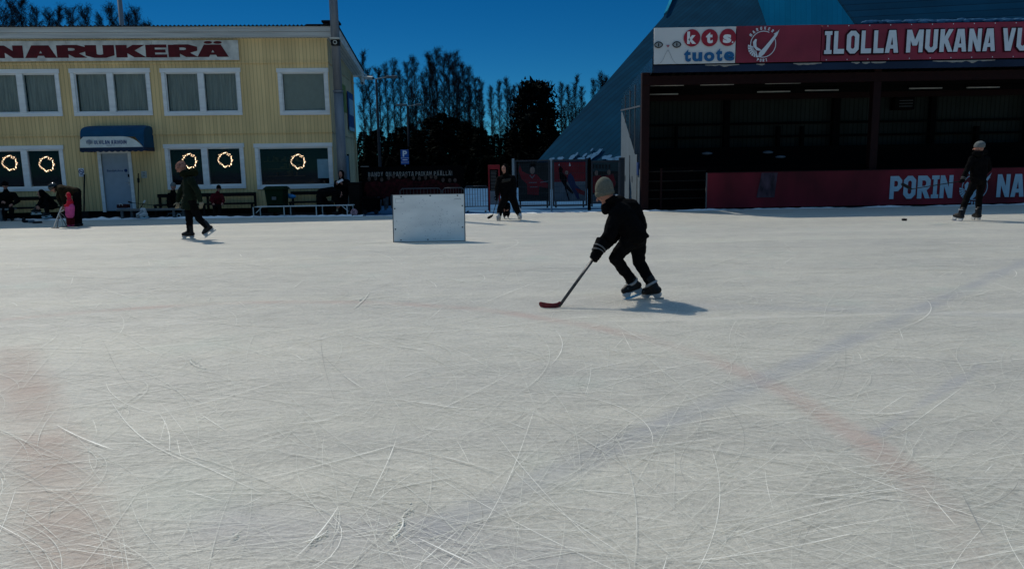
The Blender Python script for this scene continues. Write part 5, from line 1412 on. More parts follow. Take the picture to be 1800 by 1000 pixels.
def d3(t, F_, f, x0, x1, z0, z1):
    za, zb = f(.5, .26)[1], f(.5, .80)[1]
    MB(F_).box(x0, x1, 0, .03, zb, za).build('panel', M['poster_dark'], t)
    MB(F_).box(x0, x1, 0, .03, za + .002, z1).build('header', mat('poster_teal', (.02, .05, .06), .6, .2), t)
    MB(F_).box(x0, x1, 0, .03, z0, zb - .002).build('lower_panel', M['poster_grey'], t)
    for k, (a, b) in enumerate(((.2, .42), (.62, .40))):
        shape(F_, ((a - .16, b - .04), (a + .14, b - .08), (a + .24, b + .14), (a + .1, b + .36), (a - .12, b + .34), (a - .2, b + .1)), -.004 - k * .001, t, 'poster_red', 'printed_jersey', f)
        c = f(a, b - .12); MB(F_).poly([(c[0] + .06 * cos(2 * pi * i / 14), -.007, c[1] + .09 * sin(2 * pi * i / 14)) for i in range(14)]).build('printed_face', M['poster_skin'], t)
    mb = MB(F_)
    for k in range(6): a, b = f(.06 + k * .11, .2), f(.13 + k * .11, .1); mb.box(a[0], b[0], -.006, -.003, a[1], b[1])
    mb.build('printed_line', M['poster_dark'], t)
poster(911, 965, 286, 354, 25.6, 'dark poster of a single player in a red jersey behind the gate', d1)
poster(974, 1029, 285, 354, 25.6, 'red topped poster of two bandy players in a tackle behind the gate', d2)
poster(1038, 1090, 282, 357, 25.9, 'dark poster of red players behind the narrow mesh panel', d3)

# dark wheeled container under the banner
q = P(654, 374, 24.0)
t = thing('snow_container', 'low black lidded container in front of the black banner', 'container', (q.x, 24.0, 0))
MB().prism([(q.x - .22, 23.75, .08), (q.x + .22, 23.75, .08), (q.x + .25, 23.72, .50), (q.x - .25, 23.72, .50)], (0, .5, 0)).build('tub', M['void'], t)
MB().prism([(q.x - .29, 23.7, .502), (q.x + .32, 23.7, .46), (q.x + .32, 23.7, .50), (q.x - .29, 23.7, .56)], (0, .58, 0)).build('lid', M['void'], t)
for s in (-.18, .18): MB().tube([(q.x + s, 23.74, .08), (q.x + s, 23.8, .08)], .075, 14).build('wheel', M['black'], t)

# ------------------------------------------------------------------ no-smoking sign, notice, brooms
def plate(l, r, tp, bt, name, label, cat, m_):
    a, b = FB.px(l, tp, -.02), FB.px(r, bt, -.02); t = thing(name, label, cat, FB.pt((a[0] + b[0]) / 2, -.01, b[1]))
    MB(FB).bevbox(a[0], b[0], -.02, -.004, b[1], a[1], .003).build('plate', M[m_], t); return t, a, b
t, a, b = plate(137.5, 148.5, 296, 310.5, 'no_smoking_sign', 'small white no smoking sign left of the door', 'sign', 'paper')
mb = MB(FB); cx_, cz = (a[0] + b[0]) / 2, a[1] - .11
mb.disc((cx_, -.024, cz), .085, (1, 0, 0), (0, 0, 1), 24, .062)
mb.quad((cx_ - .065, -.025, cz + .04), (cx_ - .05, -.025, cz + .055), (cx_ + .065, -.025, cz - .04), (cx_ + .05, -.025, cz - .055)); mb.box(cx_ - .05, cx_ + .045, -.0235, -.022, cz - .012, cz + .012)
for k in range(2): mb.box(a[0] + .03, b[0] - .03, -.0235, -.022, b[1] + .03 + k * .03, b[1] + .042 + k * .03)
mb.build('symbol', M['poster_navy'], t)
t, a, b = plate(247.5, 258.5, 301, 313, 'wall_notice', 'pale framed notice right of the grey door', 'sign', 'notice')
mb = MB(FB)
for k in range(3): mb.box(a[0] + .05, b[0] - .05, -.0235, -.0215, b[1] + .06 + k * .05, b[1] + .075 + k * .05)
mb.build('printed_line', M['grey_metal'], t)
for px, tp, bt, lb in ((148.5, 307, 373, 'dark long-handled snow pusher leaning by the no smoking sign'), (243.5, 305, 372, 'thin dark broom leaning right of the door')):
    a, b = FB.px(px, tp, -.06), FB.px(px - .8, bt, -.35)
    t = thing('broom', lb, 'broom', FB.pt(b[0], -.35, .02))
    MB(FB).tube([(b[0], -.35, b[1]), (a[0], -.07, a[1])], .024 if px < 200 else .016, 8).build('handle', M['black'], t)
    MB(FB).bevbox(b[0] - .16, b[0] + .16, -.40, -.32, .02, b[1] + .02, .01).build('head', M['black'], t)
    if px > 200: c = FB.px(243.5, 316, -.07); MB(FB).tube([(c[0], -.09, c[1] - .1), (c[0], -.08, c[1] + .05)], .035, 8).build('grip', M['black'], t)

# ------------------------------------------------------------------ benches along the clubhouse
def back_bench(l, r, zs, label):
    x0, x1 = FB.px(l, 350, -.5)[0], FB.px(r, 350, -.5)[0]
    t = thing('wall_bench', label, 'bench', FB.pt((x0 + x1) / 2, -.4, 0), 'dark benches along the clubhouse wall')
    zt_, zm = zs
    MB(FB).bevbox(x0, x1, -.22, -.17, zt_ - .12, zt_, .008).build('backrest', M['dark_wood'], t)
    MB(FB).bevbox(x0, x1, -.62, -.24, zm - .05, zm, .008).build('seat', M['dark_wood'], t)
    n = max(2, int((x1 - x0) / 1.6) + 1)
    for i in range(n):
        x = x0 + .05 + (x1 - x0 - .1) * i / (n - 1)
        MB(FB).bevbox(x - .035, x + .035, -.165, -.10, .0, zt_, .006).build('leg', M['dark_wood'], t); MB(FB).bevbox(x - .035, x + .035, -.60, -.53, .0, zm - .052, .006).build('leg', M['dark_wood'], t)
zs = (FB.px(300, 341, -.2)[1], FB.px(300, 359, -.45)[1])
back_bench(-40, 116, zs, 'dark bench with backrest under the leftmost lower window')
back_bench(270.5, 446, zs, 'long dark bench with backrest right of the clubhouse door')
back_bench(508, 584, zs, 'short dark bench behind the white tube bench')
def low_bench(l, r, tp, Y, label, m_, legm, tube=False):
    a, c = P(l, tp, Y), P(r, tp, Y); z = (a.z + c.z) / 2
    t = thing('low_bench', label, 'bench', ((a.x + c.x) / 2, Y, 0), 'low benches at the edge of the ice')
    if not tube:
        MB().bevbox(a.x, c.x, Y - .16, Y + .16, z - .06, z, .01).build('seat', M[m_], t)
        n = max(2, int((c.x - a.x) / 2) + 1)
        for i in range(n):
            x = a.x + .15 + (c.x - a.x - .5) * i / (n - 1)
            for s in (0, .22): MB().bevbox(x + s - .035, x + s + .035, Y - .14 + s * .8, Y - .06 + s * .8, 0, z - .062, .008).build('leg', M[legm], t)
    else:
        MB().bevbox(a.x, c.x, Y - .15, Y + .15, z - .025, z, .006).build('seat', M[m_], t)
        for px in (l + .8, 504.5, 561, r - 7):
            x = P(px, tp, Y).x
            for s in (-.13, .13): MB().tube([(x + s * .5, Y + s, 0), (x + s * .5, Y + s, z - .02)], .017, 8).build('leg', M[legm], t)
        for x, s in ((a.x, 1), (P(r - 7, tp, Y).x, -1)): MB().tube([(x + .03 * s, Y - .13, z - .2), (x + .22 * s, Y - .13, z - .027)], .013, 8).build('brace', M[legm], t)
low_bench(-30, 24, 366.5, 23.75, 'low grey bench at the left edge with a seated figure behind', 'grey_wood', 'grey_metal')
low_bench(208.5, 327, 366.8, 23.6, 'low grey bench with a red bag before the clubhouse door', 'grey_wood', 'grey_metal')
low_bench(450, 622, 361.3, 23.45, 'long low bench on thin white tube legs before the green bin', 'pale_metal', 'pale_metal', True)
# wheelie bin
Yb = 23.95; q = P(489, 370, Yb); zt_ = P(489, 333, Yb).z; zl = P(489, 327.5, Yb).z
t = thing('wheelie_bin', 'dark green wheeled rubbish bin under the single wide window', 'bin', (q.x, Yb, 0))
MB().prism([(q.x - .23, Yb - .28, .12), (q.x + .23, Yb - .28, .12), (q.x + .29, Yb - .34, zt_), (q.x - .29, Yb - .34, zt_)], (0, .6, 0)).build('body', M['bin'], t)
mb = MB(); n = 8; vs = []
for i in range(n + 1):
    y = Yb - .38 + .72 * i / n; h = zt_ + .005 + (zl - zt_) * (.35 + .65 * sin(pi * i / n))
    vs += [(q.x - .34, y, zt_ + .003), (q.x - .31, y, h), (q.x + .31, y, h), (q.x + .34, y, zt_ + .003)]
mb.add(vs, [(4 * i + j, 4 * i + j + 1, 4 * i + j + 5, 4 * i + j + 4) for i in range(n) for j in range(3)] + [(0, 1, 2, 3), (4 * n + 3, 4 * n + 2, 4 * n + 1, 4 * n)])
mb.build('lid', M['bin'], t)
MB().bevbox(q.x - .06, q.x + .07, Yb - .375, Yb - .345, zt_ - .32, zt_ - .22, .004).build('label_plate', M['grey_metal'], t)
for s in (-.2, .2): MB().tube([(q.x + s - .03, Yb + .28, .12), (q.x + s + .03, Yb + .28, .12)], .11, 16).build('wheel', M['black'], t)
def lump(name, label, cat, px, py, Y, rx, ry, rz, m_, vox=.02, wr=.012, extra=None, group=None):
    q = P(px, py, Y); t = thing(name, label, cat, (q.x, Y, max(0, q.z - rz)), group)
    mb = MB(); mb.ell(q, rx, ry, rz)
    if extra: extra(mb, q)
    return t, q, organic('body', mb, M[m_], t, vox, 3, wr)
lump('blue_bag', 'bright blue cloth bag on the bench beside the green bin', 'bag', 512, 345.5, 24.3, .15, .12, .07, 'bluebag', .018, .02, lambda mb, q: mb.ell(q + V((-.08, 0, .04)), .08, .08, .05))
t, q, o = lump('equipment_bag', 'dark red equipment bag at the left end of the low bench', 'bag', 217, 362.2, 23.6, .16, .12, .065, 'bag_red', .015, .004, lambda mb, q: mb.box(q.x - .17, q.x + .17, q.y - .1, q.y + .1, q.z - .065, q.z + .05))
MB().tube([(q.x - .07, q.y - .11, q.z + .02), (q.x - .05, q.y - .14, q.z + .075), (q.x + .02, q.y - .14, q.z + .075), (q.x + .04, q.y - .11, q.z + .02)], .01, 8).build('strap', M['pale_metal'], t)
t, q, o = lump('spotted_bag', 'pink spotted backpack on the snow at the end of the tube bench', 'bag', 622.5, 373.5, 23.2, .12, .10, .10, 'bag_spots', .015, .004, lambda mb, q: mb.ell(q + V((0, 0, .04)), .09, .08, .08))
MB().tube([q + V((-.02, -.1, -.06)), q + V((-.05, -.13, -.12)), q + V((0, -.12, -.13))], .018, 8).build('strap', M['black'], t)
x0, x1 = P(612.5, 340, 24.2).x, P(632, 340, 24.2).x; zt_ = P(622, 321, 24.2).z
t = thing('storage_box', 'tall dark brown wooden storage box at the clubhouse corner', 'box', ((x0 + x1) / 2, 24.4, 0))
MB().bevbox(x0, x1, 24.2, 24.9, .02, zt_ - .05, .01).build('body', M['box_brown'], t); MB().bevbox(x0 - .03, x1 + .03, 24.17, 24.93, zt_ - .048, zt_, .008).build('lid', M['box_brown'], t)

# skates, stick and small things by the low bench
def skate_parts(t, ank, toe, up, s, bm_, holder='holder', shaft=None):
    """boot, holder, blade; ank = ankle joint, blade bottom lies .165*s below it along up"""
    toe, up = V(toe), V(up); shaft = V(shaft).normalized() if shaft is not None else up; toe = (toe - up * toe.dot(up)).normalized(); side = toe.cross(up)
    sole = ank - up * (.085 * s)
    mb = MB()
    mb.capsule(ank + shaft * (.11 * s) - toe * (.01 * s), ank - up * (.03 * s) - toe * (.02 * s), .062 * s, .056 * s)
    mb.capsule(sole + up * (.038 * s) - toe * (.05 * s), sole + up * (.034 * s) + toe * (.10 * s), .048 * s, .044 * s)
    mb.capsule(ank + toe * (.02 * s), sole + up * (.035 * s) + toe * (.15 * s), .045 * s, .038 * s)
    organic('skate_boot', mb, M[bm_], t, .010 * max(.8, s), 3)
    F = MB()
    def pr(pts, w_, nm, m_):
        b = MB(); b.prism([sole + toe * (a * s) + up * (c * s) - side * (w_ * s / 2) for a, c in pts], side * (w_ * s)); return b.build(nm, M[m_], t)
    pr([(-.085, .0), (-.085, -.02), (-.06, -.052), (.0, -.052), (.02, -.018), (.075, -.018), (.10, -.052), (.155, -.052), (.18, -.015), (.175, .004)], .032, 'blade_holder', holder)
    pr([(-.10, -.054), (-.115, -.066), (-.10, -.081), (.17, -.081), (.20, -.068), (.19, -.054)], .006, 'blade', 'blade')
    b = MB()
    for k in range(4):
        c = ank + toe * ((.048 + .022 * k) * s) + up * ((.07 - .036 * k) * s); b.tube([c - side * (.042 * s), c + toe * (.012 * s) + up * (.006 * s), c + side * (.042 * s)], .005 * s, 5)
    b.build('lace', M['lace'], t)
t = thing('white_skates', 'pair of white skates leaning against the low grey bench', 'skates', (P(251, 375, 23.3).x, 23.3, 0))
q = P(253, 374, 23.25); skate_parts(t, V((q.x + .02, 23.25, .20)), V((-.5, -.6, -.1)), V((-.15, 0, 1)).normalized(), .95, 'boot_white')
skate_parts(t, V((q.x - .12, 23.33, .20)), V((-.4, -.7, -.1)), V((.15, 0, 1)).normalized(), .95, 'boot_white')
def hockey_stick(label, pts_px, blade_px, r=.013, bw=.06, m_='black', bm='black', curve=.03):
    a, b = pts_px
    t = thing('hockey_stick', label, 'hockey stick', b)
    d = (b - a).normalized()
    MB().tube([a, a.lerp(b, .5), b], r, 8, flat=.7).build('shaft', M[m_], t, smooth=True)
    n = 10; vs = []; e = blade_px - b; u = V((0, 0, 1)); u = (u - e.normalized() * e.normalized().z).normalized(); nn = e.normalized().cross(u)
    for i in range(n + 1):
        f = i / n; h = bw * (.55 + .45 * min(1, f * 3)) * (1 if f < .8 else sqrt(max(.05, 1 - ((f - .8) / .2) ** 2 * .9))); c = b + e * f + nn * (curve * f * f)
        for s in (-1, 1):
            for g in (-.5, .5): vs.append(c + u * (h * g + bw * .15 * f) + nn * (s * .006))
    fs = []
    for i in range(n):
        k = 4 * i; fs += [(k, k + 1, k + 5, k + 4), (k + 2, k + 6, k + 7, k + 3), (k + 1, k + 3, k + 7, k + 5), (k, k + 4, k + 6, k + 2)]
    fs += [(0, 2, 3, 1), (4 * n, 4 * n + 1, 4 * n + 3, 4 * n + 2)]
    MB().add(vs, fs).build('blade', M[bm], t)
    MB().tube([a - d * .015, a + d * .16], r * 1.15, 8).build('grip', M['black'], t)
    return t
hockey_stick('dark stick lying along the low grey bench by the door', (P(278, 362.0, 23.5), P(232, 356.5, 23.55)), P(224, 355.2, 23.55), .012, .05)
hockey_stick('short pale-tipped stick propped on the low bench above the white skates', (P(246, 368, 23.35), P(252, 357, 23.4)), P(255.5, 352.5, 23.4), .012, .05, 'black', 'pale_metal', 0)
q = G(66, 392.5); t = tag(MB().tube([(q.x, q.y, 0), (q.x, q.y, .05)], [.13, .12], 20).build('flat_cone', M['black'], None, q), 'flat black disc lying on the ice by the toddler', 'disc')
q = G(50, 392)
t = thing('dropped_shoe', 'dark and pale shoe left on the ice at the far left', 'shoe', q)
organic('upper', MB().capsule(q + V((-.14, 0, .07)), q + V((-.13, 0, .12)), .055, .05).capsule(q + V((-.12, 0, .05)), q + V((.02, 0, .05)), .045, .04), M['black'], t, .012, 2)
organic('toe', MB().capsule(q + V((.04, 0, .045)), q + V((.13, .02, .05)), .05, .05), M['poster_grey'], t, .012, 2)
t = thing('puck', 'small black puck lying alone on the ice near the stand', 'puck', G(1589.5, 388))
q = G(1589.5, 388); MB().tube([q + V((0, 0, .002)), q + V((0, 0, .008)), q + V((0, 0, .042)), q + V((0, 0, .05))], [.052, .058, .058, .052], 24).build('disc', M['black'], t)
t = thing('sled', 'dark sled with a pale runner under the low bench', 'sled', (P(314, 380, 23.5).x, 23.7, 0))
q = P(314, 380, 23.7); MB().bevbox(q.x - .3, q.x + .2, 23.6, 23.85, .14, .17, .008).build('seat', M['grey_metal'], t); 
MB().tube([(q.x + .06 + .06 * cos(a * pi / 8), 23.58, .07 + .06 * sin(a * pi / 8)) for a in range(17)], .018, 8, cap=False).build('wheel', M['pale_metal'], t); MB().tube([(q.x - .3, 23.7, .15), (q.x - .4, 23.7, .02)], .014, 6).build('runner', M['grey_metal'], t)

# ------------------------------------------------------------------ the white shooting board on the ice
YG0 = 14.8
bl, br = G(692, 426.5), G(817, 423.8)
tl, tr_ = P(689.5, 343.5, YG0 + .12), P(816, 341, YG0 + .12)
w_ = br.x - bl.x; hgt = (tl.z + tr_.z) / 2
t = thing('shooting_board', 'upright white goal board standing alone on the ice', 'goal board', ((bl.x + br.x) / 2, YG0, 0))
lean = .12 / hgt
def gp(u, w, v=0): return V((bl.x + (br.x - bl.x) * u, YG0 + lean * w * hgt + v, .012 + w * (hgt - .012)))
MB().prism([gp(0, 0), gp(1, 0), gp(1, 1), gp(0, 1)], (0, .018, 0)).build('panel', mat('scuffed_white_board', (.84, .84, .80), .6, .3, var=.10, scale=1.6, stretch=(1, 1, 2.5), detail=10), t)
for nm, q4 in (('edge_trim', [gp(-.012, 0, -.004), gp(-.001, 0, -.004), gp(-.001, 1, -.004), gp(-.012, 1, -.004)]), ('edge_trim', [gp(1.001, 0, -.004), gp(1.012, 0, -.004), gp(1.012, 1, -.004), gp(1.001, 1, -.004)]), ('edge_trim', [gp(-.012, -.012, -.004), gp(1.012, -.012, -.004), gp(1.012, -.001, -.004), gp(-.012, -.001, -.004)]), ('edge_trim', [gp(-.012, 1.001, -.004), gp(1.012, 1.001, -.004), gp(1.012, 1.010, -.004), gp(-.012, 1.010, -.004)])):
    MB().prism(q4, (0, .03, 0)).build(nm, M['grey_metal'], t)
for u, w in ((.115, .965), (.525, .975), (.91, .97), (.022, .71), (.975, .75), (.025, .27), (.972, .29), (.10, .035), (.48, .035)):
    c = gp(u, w, -.001); MB().tube([c, c + V((0, -.008, 0))], .013, 12).build('bolt', M['black'], t)
mb = MB()
for (u0, u1, w_0, w_1) in ((.03, .155, .915, .921), (.03, .155, .835, .84), (.03, .034, .835, .915), (.151, .155, .835, .915)):
    mb.quad(gp(u0, w_0, -.0012), gp(u1, w_0, -.0012), gp(u1, w_1, -.0012), gp(u0, w_1, -.0012))
rnd = random.Random(19)
for i in range(130):
    if i < 70: u, w = min(.97, max(.03, rnd.gauss(.70, .10))), min(.95, max(.05, rnd.gauss(.45, .2)))
    else: u, w = rnd.uniform(.04, .96), rnd.uniform(.05, .95)
    a = rnd.uniform(0, 6.28); l_, h_ = rnd.uniform(.003, .012), rnd.uniform(.001, .003)
    mb.quad(*[gp(u + (x * cos(a) - z * sin(a)), w + (x * sin(a) + z * cos(a)) * 1.4, -.0012 - i * .000004) for x, z in ((-l_, -h_), (l_, -h_), (l_, h_), (-l_, h_))])
for i in range(16): u = .865 + i * .006; z = .90 + rnd.uniform(-.008, .008); mb.quad(gp(u, z - .01, -.0018), gp(u + .004, z - .012, -.0018), gp(u + .004, z + .012, -.0018), gp(u, z + .008, -.0018))
mb.build('scuff', mat('scuff', (.42, .43, .43), .7, .2), t)
for u in (.2, .8):                            # legs behind keep it upright
    a, b = gp(u, .7, .02), gp(u, 0, .55); MB().tube([a, V((b.x, b.y, .015))], .016, 8).build('support_leg', M['grey_metal'], t)
# ------------------------------------------------------------------ people
def lerp3(a, b, f): return V(a).lerp(V(b), f)

def head_pieces(mb, c, f, u, s):
    """skull, jaw, nose, brow, cheeks and ears; c = head centre, f = facing, u = up"""
    f = (f - u * f.dot(u)).normalized(); r = f.cross(u); ax = (r, f, u)
    mb.ell(c + u * .012 * s, .074 * s, .094 * s, .108 * s, ax, 20)
    mb.capsule(c - u * .055 * s + f * .035 * s, c - u * .085 * s + f * .055 * s, .052 * s, .030 * s)
    mb.capsule(c + f * .088 * s + u * .010 * s, c + f * .112 * s - u * .022 * s, .009 * s, .015 * s, 8)
    mb.capsule(c + f * .082 * s + u * .032 * s - r * .03 * s, c + f * .082 * s + u * .032 * s + r * .03 * s, .013 * s, .013 * s, 8)
    for k in (-1, 1):
        mb.ell(c + f * .066 * s - u * .025 * s + r * (k * .036 * s), .022 * s, .022 * s, .022 * s, ax, 8)
        mb.ell(c + r * (k * .077 * s) - f * .008 * s, .011 * s, .022 * s, .030 * s, ax, 8)
    return f, r

def hand_pieces(mb, w_, d, n, s, curl=0.5, thumb=1, spread=1.0):
    """palm, four fingers, thumb. w_ wrist, d along the hand, n out of the palm's inner side"""
    d = V(d).normalized(); n = (V(n) - d * V(n).dot(d)).normalized(); t = d.cross(n) * thumb
    pc = w_ + d * .05 * s
    mb.ell(pc, .040 * s, .048 * s, .018 * s, (t, d, n), 12)
    mb.capsule(w_ - d * .02 * s, pc, .026 * s, .03 * s)
    for k, L_ in enumerate((.068, .078, .074, .058)):
        o = pc + d * .038 * s + t * ((.030 - .0195 * k) * s * spread); p = o; a = 0.15
        for j, q in enumerate((.42, .32, .26)):
            a += curl * (1.15, 1.1, .8)[j]; e = p + (d * cos(a) + n * sin(a)) * (L_ * q * s); mb.capsule(p, e, (.0105 - .001 * j) * s, (.0098 - .0012 * j) * s, 8); p = e
    p = pc + t * .030 * s - d * .022 * s; e = p + (t * .75 + d * .55 + n * (.25 + curl * .5)).normalized() * .036 * s; mb.capsule(p, e, .0125 * s, .0112 * s, 8)
    mb.capsule(e, e + (d * .7 + n * (.3 + curl * .7) + t * .15).normalized() * .032 * s, .011 * s, .009 * s, 8)

def beanie(parent, c, f, u, s, m_, name='hat', fold=True, tall=.135, zs=1.0):
    f = (f - u * f.dot(u)).normalized(); r = f.cross(u); mb = MB(); n = 28
    tilt = f * .0
    prof = [(-.005, 1.0), (.03, 1.04), (.065, 1.0), (.095, .84), (.118, .58), (tall - .004, .26), (tall, .05)]
    vs, fs = [], []
    for z, k in prof:
        for i in range(n):
            a = 2 * pi * i / n; wob = 1 + .03 * mnoise.noise(V((cos(a) * 2, sin(a) * 2, z * 18)))
            vs.append(c + u * (z * s * zs) - f * (z * .12 * s) + (r * (.083 * cos(a)) + f * (.104 * sin(a))) * (k * s * wob))
    m_n = len(prof)
    for j in range(m_n - 1):
        for i in range(n): fs.append((j * n + i, j * n + (i + 1) % n, (j + 1) * n + (i + 1) % n, (j + 1) * n + i))
    fs.append(tuple((m_n - 1) * n + i for i in range(n))); mb.add(vs, fs)
    o = mb.build(name, m_, parent, smooth=True)
    if fold:
        b = MB(); vs, fs = [], []
        for z, k in ((-.030, 1.00), (-.030, 1.06), (-.005, 1.10), (.022, 1.08), (.026, 1.0)):
            for i in range(n):
                a = 2 * pi * i / n; vs.append(c + u * (z * s) + (r * (.083 * cos(a)) + f * (.104 * sin(a))) * (k * s))
        for j in range(4):
            for i in range(n): fs.append((j * n + i, j * n + (i + 1) % n, (j + 1) * n + (i + 1) % n, (j + 1) * n + i))
        b.add(vs, fs).build('brim', m_, o, smooth=True)
    return o

def person(label, J, s, face, mats, Y0, hat='beanie', voxel=.012, coat_len=0.0, hands='bare', skates=None, group=None, head_up=None, hair=None, collar=True, jr=1.0, tr=1.0, curl=.5, palm=None, brim=True):
    """J: joints in world space. Builds one continuous body with clothes, hat and skates as parts."""
    g = V(J['pelvis']); t = thing('person', label, 'person', (g.x, g.y, 0), group)
    face = V(face).normalized()
    u = V(head_up).normalized() if head_up is not None else (J['head'] - J['chest']).lerp(V((0, 0, 1)), .5).normalized()
    sk = MB(); hd = J['head']
    f, r = head_pieces(sk, hd, face, u, s)
    nk = J['chest'] + (hd - J['chest']) * .35
    sk.capsule(nk, hd - u * .05 * s - f * .01 * s, .055 * s, .05 * s)
    sk.chain([J['chest'], J['pelvis']], [.085 * s, .085 * s]); sk.capsule(J['shL'], J['shR'], .055 * s, .055 * s)
    for k in 'LR':
        sk.chain([J['sh' + k], J['el' + k], J['wr' + k]], [.048 * s, .038 * s, .026 * s])
        sk.chain([J['hip' + k], J['kn' + k], J['an' + k]], [.078 * s, .05 * s, .035 * s])
        sk.capsule(J['hip' + k], J['pelvis'], .08 * s, .1 * s)
        if hands == 'bare':
            d = (J['wr' + k] - J['el' + k]).normalized(); hand_pieces(sk, J['wr' + k], d, palm or V((-.3, .4, -.3)), s, curl, 1 if k == 'L' else -1)
    eyeL, eyeR, mo = hd + f * .092 * s + r * .031 * s + u * .008 * s, hd + f * .092 * s - r * .031 * s + u * .008 * s, hd + f * .092 * s - u * .058 * s
    def paint(c):
        if (c - eyeL).length < .011 * s or (c - eyeR).length < .011 * s: return 1
        q = c - mo
        if abs(q.dot(u)) < .007 * s and abs(q.dot(r)) < .024 * s and q.length < .04 * s: return 2
        return 0
    organic('body', sk, [M['skin'], M['dark_feature'], M['lips']], t, voxel * .72, 2, paint=paint)
    # jacket
    jk = MB(); ax = (J['shR'] - J['shL']).normalized(); sp = (J['chest'] - J['pelvis']).normalized()
    j = s * jr
    if (J['shR'] - J['shL']).length < .02: ax = sp.cross(face).normalized()
    for o in (-.085, 0, .085): jk.chain([J['chest'] + ax * (o * s) - sp * .03 * s, lerp3(J['chest'], J['pelvis'], .5) + ax * (o * s), J['pelvis'] + ax * (o * .95 * s) + sp * .03 * s], [.115 * j, .118 * j, .122 * j])
    jk.capsule(J['shL'], J['shR'], .082 * j, .082 * j)
    if collar: jk.capsule(J['chest'] + sp * .05 * s, nk + (hd - nk) * .25, .095 * j, .075 * j)
    for k in 'LR': jk.chain([J['sh' + k], J['el' + k], lerp3(J['el' + k], J['wr' + k], .93)], [.078 * j, .066 * j, .054 * j])
    if coat_len:
        dn = V(J.get('hem', J['pelvis'] + V((0, 0, -coat_len)))); a0 = J['pelvis'] + sp * .08 * s
        jk.tube([a0, lerp3(a0, dn, .5), dn], [.165 * j, .185 * j, .195 * j], 20, flat=.82, fdir=face)
    organic('jacket', jk, mats['jacket'], t, voxel, 3, .010 * s, 8.0)
    # trousers
    tz = MB(); tz.ell(J['pelvis'], .15 * s, .125 * s, .13 * s)
    for k in 'LR':
        end = lerp3(J['kn' + k], J['an' + k], .92 if skates else 1.0)
        tz.chain([J['hip' + k], J['kn' + k], end], [.096 * s * tr, .078 * s * tr, .066 * s * tr]); tz.capsule(J['hip' + k], J['pelvis'], .1 * s, .11 * s)
    organic('trousers', tz, mats['trousers'], t, voxel, 3, .008 * s, 9.0)
    if hat == 'beanie': beanie(t, hd + u * .028 * s, face, (u - f * .12).normalized(), s * 1.03, mats['hat'], fold=brim)
    elif hat == 'hood':
        mb = MB(); mb.ell(hd + u * .015 * s - f * .025 * s, .098 * s, .105 * s, .130 * s, (r, f, u)); mb.capsule(hd - f * .05 * s - u * .06 * s, nk, .08 * s, .09 * s)
        organic('hood', mb, mats['hat'], t, voxel, 2, .004 * s)
    elif hat == 'helmet':
        mb = MB(); mb.ell(hd + u * .04 * s - f * .008 * s, .102 * s, .122 * s, .100 * s, (r, f, u), 24); mb.capsule(hd - f * .07 * s + u * .02 * s, hd - f * .07 * s - u * .03 * s, .06 * s, .05 * s)
        organic('helmet', mb, mats['hat'], t, .008, 2)
        b = MB()
        for k in (-1, 1): b.tube([hd + r * (k * .09 * s) + u * .02 * s, hd + r * (k * .07 * s) - u * .07 * s, hd - u * .115 * s + f * .05 * s], .006, 6)
        b.build('chin_strap', M['black'], t)
    if hair:
        mb = MB(); mb.ell(hd + u * .03 * s - f * .02 * s, .083 * s, .092 * s, .098 * s, (r, f, u)); mb.capsule(hd - f * .06 * s, hd - f * .05 * s - u * .10 * s, .07 * s, .06 * s); organic('hair', mb, hair, t, voxel, 2, .003)
    if skates:
        for k in 'LR':
            toe, up = skates[k]; skate_parts(t, J['an' + k], toe, V(up).normalized(), s, mats.get('boot', 'boot'))
    else:
        for k in 'LR':
            mb = MB(); d = V(J.get('toe' + k, face)); d.z = 0; d = d.normalized()
            mb.capsule(J['an' + k] - V((0, 0, .02 * s)), J['an' + k] - V((0, 0, .06 * s)) - d * .02 * s, .052 * s, .05 * s); mb.capsule(J['an' + k] - V((0, 0, .065 * s)) - d * .04 * s, J['an' + k] - V((0, 0, .07 * s)) + d * .13 * s, .045 * s, .04 * s)
            organic('shoe', mb, M['boot'], t, voxel, 2)
    return t

def joints(Y0, spec):
    return {k: P(v[0], v[1], Y0 + (v[2] if len(v) > 2 else 0)) for k, v in spec.items()}
BLK = dict(jacket=M['cloth_black'], trousers=M['cloth_black2'], hat=M['cloth_black'])

